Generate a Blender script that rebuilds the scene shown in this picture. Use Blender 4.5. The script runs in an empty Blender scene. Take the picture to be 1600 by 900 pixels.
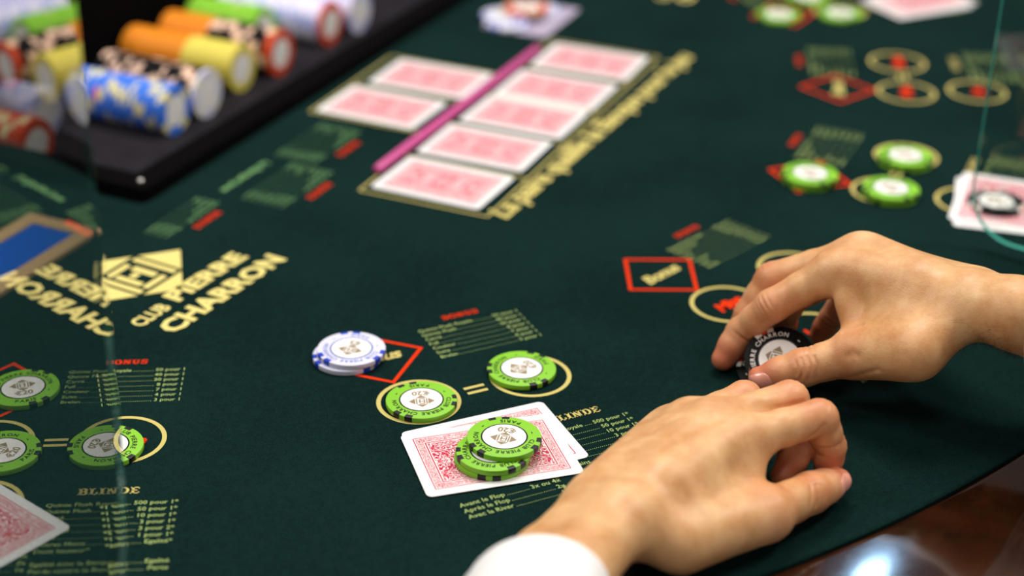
import bpy, bmesh, math, random
import numpy as np
from mathutils import Vector, Matrix

R_ = math.radians
MM = 0.001
scn = bpy.context.scene
COL = scn.collection

# ------------------------------------------------------------------ camera, light, exposure
CAM_F, CAM_P, CAM_R, CAM_H = 2683.576, 0.485968, 0.017409, 523.909      # px, rad, rad, mm
cd = bpy.data.cameras.new('camera')
cam = bpy.data.objects.new('camera', cd)
COL.objects.link(cam)
cd.sensor_width = 36.0
cd.lens = CAM_F / 1600.0 * 36.0
cd.clip_start = 0.01
cd.clip_end = 30
cam.location = (0, 0, CAM_H * MM)
cam.matrix_world = (Matrix.Translation((0, 0, CAM_H * MM)) @ Matrix.Rotation(math.pi / 2 - CAM_P, 4, 'X')
                    @ Matrix.Rotation(CAM_R, 4, 'Z'))
cd.dof.use_dof = True
cd.dof.focus_distance = 0.955
cd.dof.aperture_fstop = 3.1
cd.dof.aperture_blades = 0
scn.camera = cam

scn.view_settings.view_transform = 'Standard'
scn.view_settings.look = 'None'
scn.view_settings.gamma = 1
scn.view_settings.use_curve_mapping = False
scn.view_settings.exposure = 0.0

w = bpy.data.worlds.new('world')
scn.world = w
w.use_nodes = True
w.node_tree.nodes['Background'].inputs[0].default_value = (1.0, 0.93, 0.86, 1)
w.node_tree.nodes['Background'].inputs[1].default_value = 0.16


SPOT = (0.683, 2.642, 1.448)


def area_light(name, loc, target, size, power, color=(1, 1, 1)):
    l = bpy.data.lights.new(name, 'AREA')
    l.shape = 'DISK'
    l.size = size
    l.energy = power
    l.color = color
    o = bpy.data.objects.new(name, l)
    COL.objects.link(o)
    o.location = loc
    d = Vector(target) - Vector(loc)
    o.rotation_euler = d.to_track_quat('-Z', 'Y').to_euler()
    return o


area_light('ceiling_panel_light', (0.10, 1.55, 1.75), (0.0, 1.0, 0.0), 0.95, 27, (1.0, 0.95, 0.89))
area_light('ceiling_side_light', (1.25, 1.15, 1.55), (0.1, 0.95, 0.0), 0.35, 16, (1.0, 0.94, 0.86))
area_light('ceiling_spot_lamp', SPOT, (0.17, 0.70, 0.0), 0.04, 1.0, (0.42, 0.70, 1.0))
area_light('ceiling_front_light', (-0.25, -0.15, 1.75), (0.1, 0.85, 0.0), 0.5, 7, (1.0, 0.95, 0.89))
area_light('ceiling_left_light', (-1.3, 1.0, 1.6), (-0.2, 1.2, 0.0), 0.5, 13, (1.0, 0.95, 0.9))


# ------------------------------------------------------------------ measuring: a point of the photograph at a height (mm) -> table coordinates (mm)
def at(px, py, z=0.0):
    a0, a1 = px - 800.0, py - 450.0
    c, s = math.cos(CAM_R), math.sin(CAM_R)
    u = c * a0 + s * a1
    v = -s * a0 + c * a1
    X = u / CAM_F
    up = -v / CAM_F
    dy = math.cos(CAM_P) + up * math.sin(CAM_P)
    dz = -math.sin(CAM_P) + up * math.cos(CAM_P)
    t = (z - CAM_H) / dz
    return np.array([X * t, dy * t, z])


# ------------------------------------------------------------------ helpers
def srgb(r, g, b):
    def f(c):
        c /= 255.0
        return c / 12.92 if c <= 0.04045 else ((c + 0.055) / 1.055) ** 2.4
    return (f(r), f(g), f(b), 1.0)


def mat(name, color, rough=0.5, spec=0.5, metal=0.0, coat=0.0):
    m = bpy.data.materials.new(name)
    m.use_nodes = True
    b = m.node_tree.nodes['Principled BSDF']
    b.inputs['Base Color'].default_value = color
    b.inputs['Roughness'].default_value = rough
    b.inputs['Specular IOR Level'].default_value = spec
    b.inputs['Metallic'].default_value = metal
    b.inputs['Coat Weight'].default_value = coat
    return m


def N(m, t, **kw):
    n = m.node_tree.nodes.new(t)
    for k, v in kw.items():
        setattr(n, k, v)
    return n


def lk(m, a, b):
    m.node_tree.links.new(a, b)


def bsdf(m):
    return m.node_tree.nodes['Principled BSDF']


def mth(m, op, a, b=None, clamp=False):
    n = N(m, 'ShaderNodeMath', operation=op, use_clamp=clamp)
    for i, x in enumerate((a, b)):
        if x is None:
            continue
        if isinstance(x, (int, float)):
            n.inputs[i].default_value = x
        else:
            lk(m, x, n.inputs[i])
    return n.outputs[0]


def tag(o, label=None, cat=None, group=None, kind=None):
    if label: o['label'] = label
    if cat: o['category'] = cat
    if group: o['group'] = group
    if kind: o['kind'] = kind
    return o


def empty(name, loc=(0, 0, 0), rotz=0.0):
    o = bpy.data.objects.new(name, None)
    o.empty_display_size = 0.02
    COL.objects.link(o)
    o.location = [c * MM for c in loc]
    o.rotation_euler = (0, 0, rotz)
    return o


class MB:
    """collects vertices (mm) and faces for one mesh object"""

    def __init__(self):
        self.v, self.f, self.mi = [], [], []

    def add(self, vs, fs, mi=0):
        b = len(self.v)
        self.v += [tuple(float(c) for c in p) for p in vs]
        for f in fs:
            self.f.append(tuple(i + b for i in f))
            self.mi.append(mi)

    def box(self, x0, x1, y0, y1, z0, z1, mi=0):
        vs = [(x, y, z) for z in (z0, z1) for y in (y0, y1) for x in (x0, x1)]
        self.add(vs, [(0, 2, 3, 1), (4, 5, 7, 6), (0, 1, 5, 4), (2, 6, 7, 3), (0, 4, 6, 2), (1, 3, 7, 5)], mi)

    def loft(self, rings, cap0=True, cap1=True, mi=0, closed=True):
        n = len(rings[0])
        vs = [p for r in rings for p in r]
        fs = []
        for i in range(len(rings) - 1):
            for j in range(n if closed else n - 1):
                a, b = i * n + j, i * n + (j + 1) % n
                fs.append((a, b, b + n, a + n))
        if cap0: fs.append(tuple(range(n - 1, -1, -1)))
        if cap1: fs.append(tuple((len(rings) - 1) * n + j for j in range(n)))
        self.add(vs, fs, mi)

    def build(self, name, mats, parent=None, smooth=False, xf=None, angle=None):
        vs = self.v
        if xf is not None:
            vs = [xf(p) for p in vs]
        me = bpy.data.meshes.new(name)
        me.from_pydata([(a * MM, b * MM, c * MM) for a, b, c in vs], [], self.f)
        if not isinstance(mats, (list, tuple)):
            mats = [mats]
        for m in mats:
            me.materials.append(m)
        me.polygons.foreach_set('material_index', self.mi)
        if smooth or angle:
            me.polygons.foreach_set('use_smooth', [True] * len(me.polygons))
            if angle:
                me.set_sharp_from_angle(angle=R_(angle))
        me.update()
        o = bpy.data.objects.new(name, me)
        COL.objects.link(o)
        if parent is not None:
            o.parent = parent
        return o


def circ(r, z, n, cx=0, cy=0, a0=0.0):
    return [(cx + r * math.cos(a0 + 2 * math.pi * i / n), cy + r * math.sin(a0 + 2 * math.pi * i / n), z) for i in range(n)]


def rrect(hx, hy, r, z=0.0, seg=5):
    out = []
    for cx, cy, a in ((hx - r, hy - r, 0), (-hx + r, hy - r, 90), (-hx + r, -hy + r, 180), (hx - r, -hy + r, 270)):
        for i in range(seg + 1):
            t = R_(a + 90 * i / seg)
            out.append((cx + r * math.cos(t), cy + r * math.sin(t), z))
    return out


def copy_tree(o, parent=None):
    c = o.copy()
    COL.objects.link(c)
    if parent is not None:
        c.parent = parent
    for ch in list(o.children):
        copy_tree(ch, c)
    return c


# lettering ---------------------------------------------------------------------
_txt_cache = {}


def text_geo(body, size, align='LEFT', bold=0.0, shear=0.0, res=2, space=1.0):
    """flat lettering, baseline on y=0, millimetres"""
    key = (body, size, align, bold, shear, res, space)
    if key in _txt_cache:
        return _txt_cache[key]
    cu = bpy.data.curves.new('t', 'FONT')
    cu.body = body
    cu.size = size
    cu.align_x = align
    cu.offset = bold
    cu.shear = shear
    cu.resolution_u = res
    cu.space_character = space
    cu.fill_mode = 'BOTH'
    ob = bpy.data.objects.new('t', cu)
    COL.objects.link(ob)
    dg = bpy.context.evaluated_depsgraph_get()
    ev = ob.evaluated_get(dg)
    me = ev.to_mesh()
    vs = [tuple(v.co) for v in me.vertices]
    fs = [tuple(p.vertices) for p in me.polygons]
    ev.to_mesh_clear()
    bpy.data.objects.remove(ob)
    bpy.data.curves.remove(cu)
    _txt_cache[key] = (vs, fs)
    return vs, fs


class Flat(MB):
    """print lying on a surface: everything goes in through a 2-D frame"""

    def text(self, body, size, x, y, ang=0.0, z=0.25, mi=0, **kw):
        vs, fs = text_geo(body, size, **kw)
        c, s = math.cos(ang), math.sin(ang)
        self.add([(x + c * p[0] - s * p[1], y + s * p[0] + c * p[1], z) for p in vs], fs, mi)

    def poly(self, pts, z=0.25, mi=0):
        self.add([(p[0], p[1], z) for p in pts], [tuple(range(len(pts)))], mi)

    def bar(self, x0, y0, x1, y1, wd, z=0.25, mi=0):
        d = np.array([x1 - x0, y1 - y0], float)
        L = np.hypot(*d)
        n = np.array([-d[1], d[0]]) / L * wd / 2
        self.poly([(x0 + n[0], y0 + n[1]), (x0 - n[0], y0 - n[1]), (x1 - n[0], y1 - n[1]), (x1 + n[0], y1 + n[1])], z, mi)

    def ring(self, cx, cy, ro, ri, z=0.25, n=72, mi=0, a0=0.0, a1=2 * math.pi):
        full = abs(a1 - a0 - 2 * math.pi) < 1e-6
        vs = []
        for i in range(n + (0 if full else 1)):
            t = a0 + (a1 - a0) * i / n
            vs += [(cx + ro * math.cos(t), cy + ro * math.sin(t), z), (cx + ri * math.cos(t), cy + ri * math.sin(t), z)]
        m = len(vs)
        fs = [(2 * i, (2 * i + 2) % m, (2 * i + 3) % m, 2 * i + 1) for i in range(n)]
        self.add(vs, [f[::-1] for f in fs] if False else fs, mi)

    def arc_text(self, body, size, radius, mid, top=True, z=0.25, mi=0, bold=0.0, step=None):
        """badge lettering centred on the angle mid; top: letter tops point outwards, clockwise"""
        ws = []
        for ch in body:
            vs, _ = text_geo(ch, size, bold=bold) if ch != ' ' else ([], [])
            ws.append((max(p[0] for p in vs) - min(p[0] for p in vs)) if vs else size * 0.32)
        gap = size * 0.16
        tot = sum(ws) + gap * (len(ws) - 1)
        pos = -tot / 2
        for ch, wd in zip(body, ws):
            if ch != ' ':
                vs, fs = text_geo(ch, size, bold=bold)
                xm = min(p[0] for p in vs)
                cc = pos + wd / 2
                t = mid - cc / radius if top else mid + cc / radius
                rr = radius if top else radius
                cx, cy = rr * math.cos(t), rr * math.sin(t)
                up = (math.cos(t), math.sin(t)) if top else (-math.cos(t), -math.sin(t))
                rt = (up[1], -up[0])
                self.add([(cx + rt[0] * (p[0] - xm - wd / 2) + up[0] * (p[1] - size * 0.35),
                           cy + rt[1] * (p[0] - xm - wd / 2) + up[1] * (p[1] - size * 0.35), z) for p in vs], fs, mi)
            pos += wd + gap


# slab-serif capitals on a 10-high grid -------------------------------------------
def slab(fl, word, x, y, h, z=0.25, mi=0, gap=1.1):
    k = h / 10.0
    st, sl = 2.4, 1.25

    def rc(x0, y0, x1, y1):
        fl.poly([(x + x0 * k, y + y0 * k), (x + x1 * k, y + y0 * k), (x + x1 * k, y + y1 * k), (x + x0 * k, y + y1 * k)], z, mi)

    def pl(pts):
        fl.poly([(x + a * k, y + b * k) for a, b in pts], z, mi)

    def arc(cx, cy, rx, ry, t, a0, a1, n=14):
        vs = []
        for i in range(n + 1):
            a = R_(a0 + (a1 - a0) * i / n)
            vs += [(x + (cx + rx * math.cos(a)) * k, y + (cy + ry * math.sin(a)) * k, z),
                   (x + (cx + (rx - t) * math.cos(a)) * k, y + (cy + (ry - sl) * math.sin(a)) * k, z)]
        fl.add(vs, [(2 * i, 2 * i + 2, 2 * i + 3, 2 * i + 1) for i in range(n)], mi)
    for ch in word:
        wd = 8.0
        if ch == 'I':
            wd = 5.2; rc(1.2, 0, 4.0, 10); rc(0, 0, 5.2, sl); rc(0, 10 - sl, 5.2, 10)
        elif ch == 'L':
            wd = 7.6; rc(1.1, 0, 1.1 + st, 10); rc(0, 0, 7.6, sl); rc(0, 10 - sl, 5, 10); rc(6.0, 0, 7.6, 3.8)
        elif ch == 'E':
            wd = 8; rc(1.1, 0, 1.1 + st, 10); rc(0, 0, 8, sl); rc(0, 10 - sl, 8, 10); rc(1.1, 4.3, 6, 5.7); rc(6.9, 0, 8, 2.7); rc(6.9, 7.3, 8, 10)
        elif ch == 'D':
            wd = 9; rc(1.1, 0, 1.1 + st, 10); rc(0, 0, 4.5, sl); rc(0, 10 - sl, 4.5, 10); arc(4.2, 5, 4.8, 5, st, -90, 90)
        elif ch == 'B':
            wd = 8.6; rc(1.1, 0, 1.1 + st, 10); rc(0, 0, 5, sl); rc(0, 10 - sl, 5, 10); rc(1.1, 4.4, 5, 5.6); arc(5, 2.9, 3.6, 2.9, st, -90, 90); arc(5, 7.5, 3.2, 2.5, st, -90, 90)
        elif ch == 'O':
            wd = 9.4; arc(4.7, 5, 4.7, 5, st, 0, 360, 28)
        elif ch == 'N':
            wd = 9.6; rc(1.0, 0, 2.8, 10); rc(6.8, 0, 8.6, 10); pl([(1, 10), (3.6, 10), (8.6, 0), (6.2, 0)]); rc(0, 0, 3.8, sl); rc(0, 10 - sl, 3.4, 10); rc(5.8, 10 - sl, 9.6, 10)
        elif ch == 'U':
            wd = 9.4; rc(1.0, 4, 1.0 + st, 10); rc(6.4, 4, 8.2, 10); rc(0, 10 - sl, 4.6, 10); rc(5.4, 10 - sl, 9.4, 10); arc(4.6, 4.2, 3.6, 4.2, 2.2, 180, 360)
        elif ch == 'S':
            wd = 8; arc(4, 7.2, 3.6, 2.8, 2.4, 40, 270); arc(4, 2.9, 3.8, 2.9, 2.4, -140, 90); rc(6.2, 6.4, 7.7, 9.8); rc(0.3, 0.2, 1.8, 3.8)
        x += (wd + gap) * k
    return x


# ------------------------------------------------------------------ materials
M = {}
# felt
m = mat('felt', srgb(20, 52, 50), 1.0, 0.04)
tc = N(m, 'ShaderNodeTexCoord')
n1 = N(m, 'ShaderNodeTexNoise'); n1.inputs['Scale'].default_value = 900; n1.inputs['Detail'].default_value = 3
n2 = N(m, 'ShaderNodeTexNoise'); n2.inputs['Scale'].default_value = 9; n2.inputs['Detail'].default_value = 4
n3 = N(m, 'ShaderNodeTexNoise'); n3.inputs['Scale'].default_value = 260; n3.inputs['Detail'].default_value = 2
for n in (n1, n2, n3): lk(m, tc.outputs['Object'], n.inputs['Vector'])
cr = N(m, 'ShaderNodeValToRGB')
cr.color_ramp.elements[0].position = 0.36; cr.color_ramp.elements[0].color = srgb(8, 26, 25)
cr.color_ramp.elements[1].position = 0.66; cr.color_ramp.elements[1].color = srgb(20, 46, 43)
mx = mth(m, 'ADD', mth(m, 'MULTIPLY', n1.outputs[0], 0.5), mth(m, 'ADD', mth(m, 'MULTIPLY', n2.outputs[0], 0.3), mth(m, 'MULTIPLY', n3.outputs[0], 0.2)))
lk(m, mx, cr.inputs[0]); lk(m, cr.outputs[0], bsdf(m).inputs['Base Color'])
bp = N(m, 'ShaderNodeBump'); bp.inputs['Strength'].default_value = 0.5; bp.inputs['Distance'].default_value = 0.0006
lk(m, n1.outputs[0], bp.inputs['Height']); lk(m, bp.outputs[0], bsdf(m).inputs['Normal'])
bsdf(m).inputs['Sheen Weight'].default_value = 0.0
bsdf(m).inputs['Sheen Tint'].default_value = srgb(120, 190, 180)
M['felt'] = m
M['gold_print'] = mat('gold_print', srgb(202, 188, 112), 0.9, 0.1)
M['emblem_print'] = mat('emblem_print', srgb(226, 212, 130), 0.9, 0.1)
M['green_print'] = mat('pale_print', srgb(164, 186, 114), 0.9, 0.1)
M['red_print'] = mat('red_print', srgb(226, 54, 12), 0.9, 0.1)
M['green_line_print'] = mat('green_line_print', srgb(120, 170, 110), 0.9, 0.1)
# lacquered burl wood
m = mat('burl_wood', srgb(66, 30, 14), 0.10, 0.5, coat=0.25)
bsdf(m).inputs['Coat Roughness'].default_value = 0.04
tc = N(m, 'ShaderNodeTexCoord')
n1 = N(m, 'ShaderNodeTexNoise'); n1.inputs['Scale'].default_value = 14; n1.inputs['Detail'].default_value = 6; n1.inputs['Distortion'].default_value = 1.6
n2 = N(m, 'ShaderNodeTexNoise'); n2.inputs['Scale'].default_value = 420; n2.inputs['Detail'].default_value = 3
lk(m, tc.outputs['Object'], n1.inputs['Vector']); lk(m, tc.outputs['Object'], n2.inputs['Vector'])
cr = N(m, 'ShaderNodeValToRGB')
cr.color_ramp.elements[0].position = 0.32; cr.color_ramp.elements[0].color = srgb(17, 6, 3)
cr.color_ramp.elements[1].position = 0.70; cr.color_ramp.elements[1].color = srgb(54, 25, 11)
lk(m, mth(m, 'ADD', mth(m, 'MULTIPLY', n1.outputs[0], 0.75), mth(m, 'MULTIPLY', n2.outputs[0], 0.25)), cr.inputs[0])
lk(m, cr.outputs[0], bsdf(m).inputs['Base Color'])
M['wood'] = m
M['dark_wood'] = mat('dark_wood', srgb(40, 20, 12), 0.5)
# tray
M['tray_black'] = mat('tray_black', srgb(6, 5, 6), 0.9, 0.04)
m = mat('tray_floor', srgb(46, 44, 48), 0.8, 0.08)
tc = N(m, 'ShaderNodeTexCoord')
n1 = N(m, 'ShaderNodeTexNoise'); n1.inputs['Scale'].default_value = 60
lk(m, tc.outputs['Object'], n1.inputs['Vector'])
cr = N(m, 'ShaderNodeValToRGB')
cr.color_ramp.elements[0].color = srgb(27, 25, 29); cr.color_ramp.elements[1].color = srgb(41, 38, 44)
lk(m, n1.outputs[0], cr.inputs[0]); lk(m, cr.outputs[0], bsdf(m).inputs['Base Color'])
M['tray_floor'] = m
M['chrome'] = mat('chrome', srgb(205, 203, 198), 0.2, 0.5, metal=1.0)
# chips
CH = dict(green=(134, 200, 50), black=(12, 12, 13), white=(222, 222, 244), blue=(62, 124, 234), yellow=(226, 212, 92),
          orange=(228, 138, 20), red=(216, 74, 32), lilac=(232, 228, 255))
for k, c in CH.items():
    M['chip_' + k] = mat('chip_' + k, srgb(*c), 0.5, 0.12 if k == 'black' else 0.35)
M['spot_black'] = mat('spot_black', srgb(22, 22, 24), 0.45, 0.4)
M['spot_blue'] = mat('spot_blue', srgb(28, 66, 190), 0.45, 0.4)
M['spot_white'] = mat('spot_white', srgb(240, 238, 230), 0.45, 0.4)
M['spot_red'] = mat('spot_red', srgb(225, 60, 25), 0.45, 0.4)
M['spot_peach'] = mat('spot_peach', srgb(245, 205, 180), 0.45, 0.4)
M['spot_cream'] = mat('spot_cream', srgb(226, 220, 170), 0.45, 0.4)
M['spot_pale'] = mat('spot_pale_blue', srgb(178, 190, 246), 0.45, 0.4)
M['spot_pink'] = mat('spot_pink', srgb(230, 90, 150), 0.45, 0.4)
M['inlay'] = mat('inlay_white', srgb(246, 245, 242), 0.35, 0.4)
M['inlay_ring'] = mat('inlay_ring', srgb(16, 18, 26), 0.4, 0.4)
M['inlay_ring_blue'] = mat('inlay_ring_blue', srgb(40, 84, 170), 0.4, 0.4)
M['emblem'] = mat('emblem_taupe', srgb(150, 132, 104), 0.5, 0.3)
M['text_black'] = mat('text_black', srgb(20, 26, 12), 0.5, 0.3)
M['text_blue'] = mat('text_blue', srgb(110, 130, 205), 0.5, 0.3)
M['text_white'] = mat('text_white', srgb(232, 230, 226), 0.5, 0.3)
# cards
M['card_white'] = mat('card_white', srgb(236, 236, 236), 0.38, 0.4)
m = mat('card_back', srgb(205, 30, 70), 0.38, 0.4)
tc = N(m, 'ShaderNodeTexCoord')
sx = N(m, 'ShaderNodeSeparateXYZ'); lk(m, tc.outputs['Object'], sx.inputs[0])
ax = mth(m, 'MULTIPLY', mth(m, 'ABSOLUTE', sx.outputs[0]), 1000.0)
ay = mth(m, 'MULTIPLY', mth(m, 'ABSOLUTE', sx.outputs[1]), 1000.0)
dd = mth(m, 'MAXIMUM', mth(m, 'SUBTRACT', ax, 38.2), mth(m, 'SUBTRACT', ay, 25.7))      # 0 on the outer frame line, negative inside


def band(lo, hi):
    return mth(m, 'MULTIPLY', mth(m, 'GREATER_THAN', dd, lo), mth(m, 'LESS_THAN', dd, hi))


cv = N(m, 'ShaderNodeCombineXYZ'); lk(m, ax, cv.inputs[0]); lk(m, ay, cv.inputs[1])
nz = N(m, 'ShaderNodeTexNoise'); nz.inputs['Scale'].default_value = 0.14; nz.inputs['Detail'].default_value = 1.5; nz.inputs['Distortion'].default_value = 1.9
lk(m, cv.outputs[0], nz.inputs['Vector'])
scroll = mth(m, 'GREATER_THAN', mth(m, 'SINE', mth(m, 'MULTIPLY', nz.outputs[0], 46.0)), -0.25)
nz2 = N(m, 'ShaderNodeTexNoise'); nz2.inputs['Scale'].default_value = 0.42; nz2.inputs['Detail'].default_value = 1.0; nz2.inputs['Distortion'].default_value = 2.0
lk(m, cv.outputs[0], nz2.inputs['Vector'])
scroll2 = mth(m, 'GREATER_THAN', mth(m, 'SINE', mth(m, 'MULTIPLY', nz2.outputs[0], 34.0)), 0.1)
red = mth(m, 'MAXIMUM', band(-0.55, 0.0), band(-6.3, -5.6))
red = mth(m, 'MAXIMUM', red, mth(m, 'MULTIPLY', band(-5.1, -1.0), scroll2))
red = mth(m, 'MAXIMUM', red, mth(m, 'MULTIPLY', mth(m, 'LESS_THAN', dd, -6.9), scroll))
mixc = N(m, 'ShaderNodeMix', data_type='RGBA')
lk(m, red, mixc.inputs[0])
mixc.inputs[6].default_value = srgb(236, 230, 232); mixc.inputs[7].default_value = srgb(202, 26, 66)
lk(m, mixc.outputs[2], bsdf(m).inputs['Base Color'])
M['card_back'] = m
M['grey_card'] = mat('grey_card', srgb(176, 166, 190), 0.4, 0.4)
M['pink_stick'] = mat('pink_plastic', srgb(206, 84, 150), 0.3, 0.5)
# acrylic pane: Fresnel reflection of a clear sheet, otherwise transparent
m = bpy.data.materials.new('clear_acrylic'); m.use_nodes = True
nt = m.node_tree
nt.nodes.remove(nt.nodes['Principled BSDF'])
out = nt.nodes['Material Output']
geo = N(m, 'ShaderNodeNewGeometry')
fr = N(m, 'ShaderNodeFresnel'); fr.inputs[0].default_value = 1.5
front = mth(m, 'SUBTRACT', 1.0, geo.outputs['Backfacing'])
Rr = mth(m, 'DIVIDE', mth(m, 'MULTIPLY', fr.outputs[0], 2.0), mth(m, 'ADD', fr.outputs[0], 1.0))
fac = mth(m, 'MULTIPLY', Rr, front, clamp=True)
tr = N(m, 'ShaderNodeBsdfTransparent'); tr.inputs[0].default_value = (0.965, 0.985, 0.975, 1)
gl = N(m, 'ShaderNodeBsdfGlossy'); gl.inputs['Roughness'].default_value = 0.0
ms = N(m, 'ShaderNodeMixShader')
lk(m, fac, ms.inputs[0]); lk(m, tr.outputs[0], ms.inputs[1]); lk(m, gl.outputs[0], ms.inputs[2]); lk(m, ms.outputs[0], out.inputs[0])
M['pane'] = m
m = bpy.data.materials.new('acrylic_edge'); m.use_nodes = True
b = bsdf(m); b.inputs['Base Color'].default_value = srgb(70, 150, 140); b.inputs['Roughness'].default_value = 0.12
b.inputs['Transmission Weight'].default_value = 0.6; b.inputs['IOR'].default_value = 1.45
M['pane_edge'] = m
m = bpy.data.materials.new('acrylic_edge_green'); m.use_nodes = True
b = bsdf(m); b.inputs['Base Color'].default_value = srgb(64, 172, 156); b.inputs['Roughness'].default_value = 0.2
b.inputs['Transmission Weight'].default_value = 0.15; b.inputs['IOR'].default_value = 1.45
M['pane_edge_green'] = m
M['bronze'] = mat('gold_frame', srgb(206, 170, 122), 0.5, 0.4)
m = mat('blue_screen', srgb(10, 50, 110), 0.3)
bsdf(m).inputs['Emission Color'].default_value = srgb(0, 105, 235); bsdf(m).inputs['Emission Strength'].default_value = 0.7
M['screen'] = m
# shirt
m = mat('white_cotton', srgb(244, 242, 242), 0.85, 0.2)
tc = N(m, 'ShaderNodeTexCoord')
n1 = N(m, 'ShaderNodeTexNoise'); n1.inputs['Scale'].default_value = 1500
lk(m, tc.outputs['Object'], n1.inputs['Vector'])
bp = N(m, 'ShaderNodeBump'); bp.inputs['Strength'].default_value = 0.2; bp.inputs['Distance'].default_value = 0.0003
lk(m, n1.outputs[0], bp.inputs['Height']); lk(m, bp.outputs[0], bsdf(m).inputs['Normal'])
M['shirt'] = m
# skin
m = mat('skin', srgb(205, 150, 112), 0.42, 0.45)
tc = N(m, 'ShaderNodeTexCoord')
n1 = N(m, 'ShaderNodeTexNoise'); n1.inputs['Scale'].default_value = 42; n1.inputs['Detail'].default_value = 5; n1.inputs['Roughness'].default_value = 0.62
vo = N(m, 'ShaderNodeTexVoronoi', feature='DISTANCE_TO_EDGE'); vo.inputs['Scale'].default_value = 900
n2 = N(m, 'ShaderNodeTexNoise'); n2.inputs['Scale'].default_value = 700; n2.inputs['Detail'].default_value = 3
for n in (n1, n2, vo): lk(m, tc.outputs['Object'], n.inputs['Vector'])
cr = N(m, 'ShaderNodeValToRGB')
cr.color_ramp.elements[0].position = 0.30; cr.color_ramp.elements[0].color = srgb(198, 138, 84)
cr.color_ramp.elements[1].position = 0.72; cr.color_ramp.elements[1].color = srgb(236, 192, 140)
lk(m, n1.outputs[0], cr.inputs[0])
at_ = N(m, 'ShaderNodeAttribute', attribute_name='rosy')
mx = N(m, 'ShaderNodeMix', data_type='RGBA')
lk(m, at_.outputs['Fac'], mx.inputs[0]); lk(m, cr.outputs[0], mx.inputs[6]); mx.inputs[7].default_value = srgb(206, 112, 82)
lk(m, mx.outputs[2], bsdf(m).inputs['Base Color'])
bsdf(m).inputs['Subsurface Weight'].default_value = 0.14
bsdf(m).inputs['Subsurface Radius'].default_value = (1.0, 0.35, 0.2)
bsdf(m).inputs['Subsurface Scale'].default_value = 0.004
bp = N(m, 'ShaderNodeBump'); bp.inputs['Strength'].default_value = 0.35; bp.inputs['Distance'].default_value = 0.0004
lk(m, mth(m, 'ADD', mth(m, 'MULTIPLY', vo.outputs[0], 0.6), n2.outputs[0]), bp.inputs['Height']); lk(m, bp.outputs[0], bsdf(m).inputs['Normal'])
M['skin'] = m
M['nail'] = mat('nail', srgb(236, 164, 142), 0.22, 0.5)
M['hair'] = mat('arm_hair', srgb(52, 34, 22), 0.5, 0.3)
M['floor'] = mat('carpet', srgb(40, 30, 30), 0.9, 0.2)

# ------------------------------------------------------------------ room floor
fb = MB(); fb.box(-3500, 3500, -2500, 4500, -790, -760)
tag(fb.build('floor', M['floor']), kind='structure')

# ------------------------------------------------------------------ the table
C0 = np.array([-309.0, 1448.0])
RF, RO = 873.0, 1012.0
UA = R_(65.3)
U = np.array([math.cos(UA), math.sin(UA)])
V = np.array([U[1], -U[0]])
VCUT = -935.0                                   # the dealer's straight edge


def uv(u, v):
    p = U * u + V * v
    return float(p[0]), float(p[1])


table = tag(empty('poker_table', (C0[0], C0[1], -760)), 'large poker table with dark green printed felt and a glossy wooden rail', 'table')
TBL = (C0[0], C0[1], -760.0)


def tb(p):
    return (p[0] - TBL[0], p[1] - TBL[1], p[2] - TBL[2])


def arc_pts(r, n=180):
    """points of the circle on the players' side of the straight edge"""
    v0 = float(C0 @ V)
    c = (VCUT - v0) / r
    a = math.acos(c)
    va = math.atan2(V[1], V[0])
    return [(C0[0] + r * math.cos(va + t), C0[1] + r * math.sin(va + t)) for t in np.linspace(-a, a, n)]


fm = MB()
notch = [uv(u, v) for u, v in ((1531, VCUT), (1531, -712), (907, -712), (907, VCUT))]
arc_ = arc_pts(RF)
# the straight edge runs from the end of the arc back to its start; the tray is let into it
if float(np.array(arc_[-1]) @ U) < float(np.array(arc_[0]) @ U):
    notch = notch[::-1]


def felt_ring(z, k):
    return [(C0[0] + (x - C0[0]) * k, C0[1] + (y - C0[1]) * k, z) for x, y in arc_] + [(x, y, z) for x, y in notch]


fm.loft([felt_ring(-6.0, 1.0), felt_ring(-1.2, 1.0), felt_ring(-0.3, 0.9990), felt_ring(0.0, 0.9975)])
felt = fm.build('felt_surface', M['felt'], table, xf=tb, angle=40)

# wooden rail, a rounded section swept along the players' arc
prof = [(RF + 0.5, -30), (RF + 0.5, -3.2), (RF + 2.0, -1.9), (RF + 3.2, -1.55), (RF + 5.0, -1.5), (RF + 40, -1.5), (RF + 62, -1.6), (RF + 105, -2), (RF + 122, -7), (RF + 132, -17), (RF + 134, -32), (RF + 124, -46), (RF + 60, -50)]
va = math.atan2(V[1], V[0])
aa = math.acos((VCUT - float(C0 @ V)) / RF)
rm = MB()
rings = []
for t in np.linspace(-aa, aa, 160):
    rings.append([(C0[0] + r * math.cos(va + t), C0[1] + r * math.sin(va + t), z) for r, z in prof])
rm.loft(rings)
rail = rm.build('wood_rail', M['wood'], table, xf=tb, angle=35)
# underframe and pedestal
um = MB()
o2 = arc_pts(RF + 55, 60)
um.loft([[(x, y, -90) for x, y in o2], [(x, y, -34) for x, y in o2]])
um.build('table_underframe', M['dark_wood'], table, xf=tb)
pm = MB()
px_, py_ = uv(1180, -560)
for rr, z in (((260, -760), (260, -735)),):
    pass
pm.loft([circ(r, z, 40, px_, py_) for r, z in ((300, -760), (300, -738), (120, -715), (95, -640), (95, -180), (220, -90))])
pm.build('table_pedestal', M['dark_wood'], table, xf=tb, angle=40)

SEATS = dict(A=-84.9, B=-63.7, C=-43.4, D=-23.6, E=-5.0, F=14.0, G=34.0)


DX = dict(A=-38.0, B=-41.0)
DR = dict(E=-8.0, F=-26.0, G=-30.0)


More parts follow.
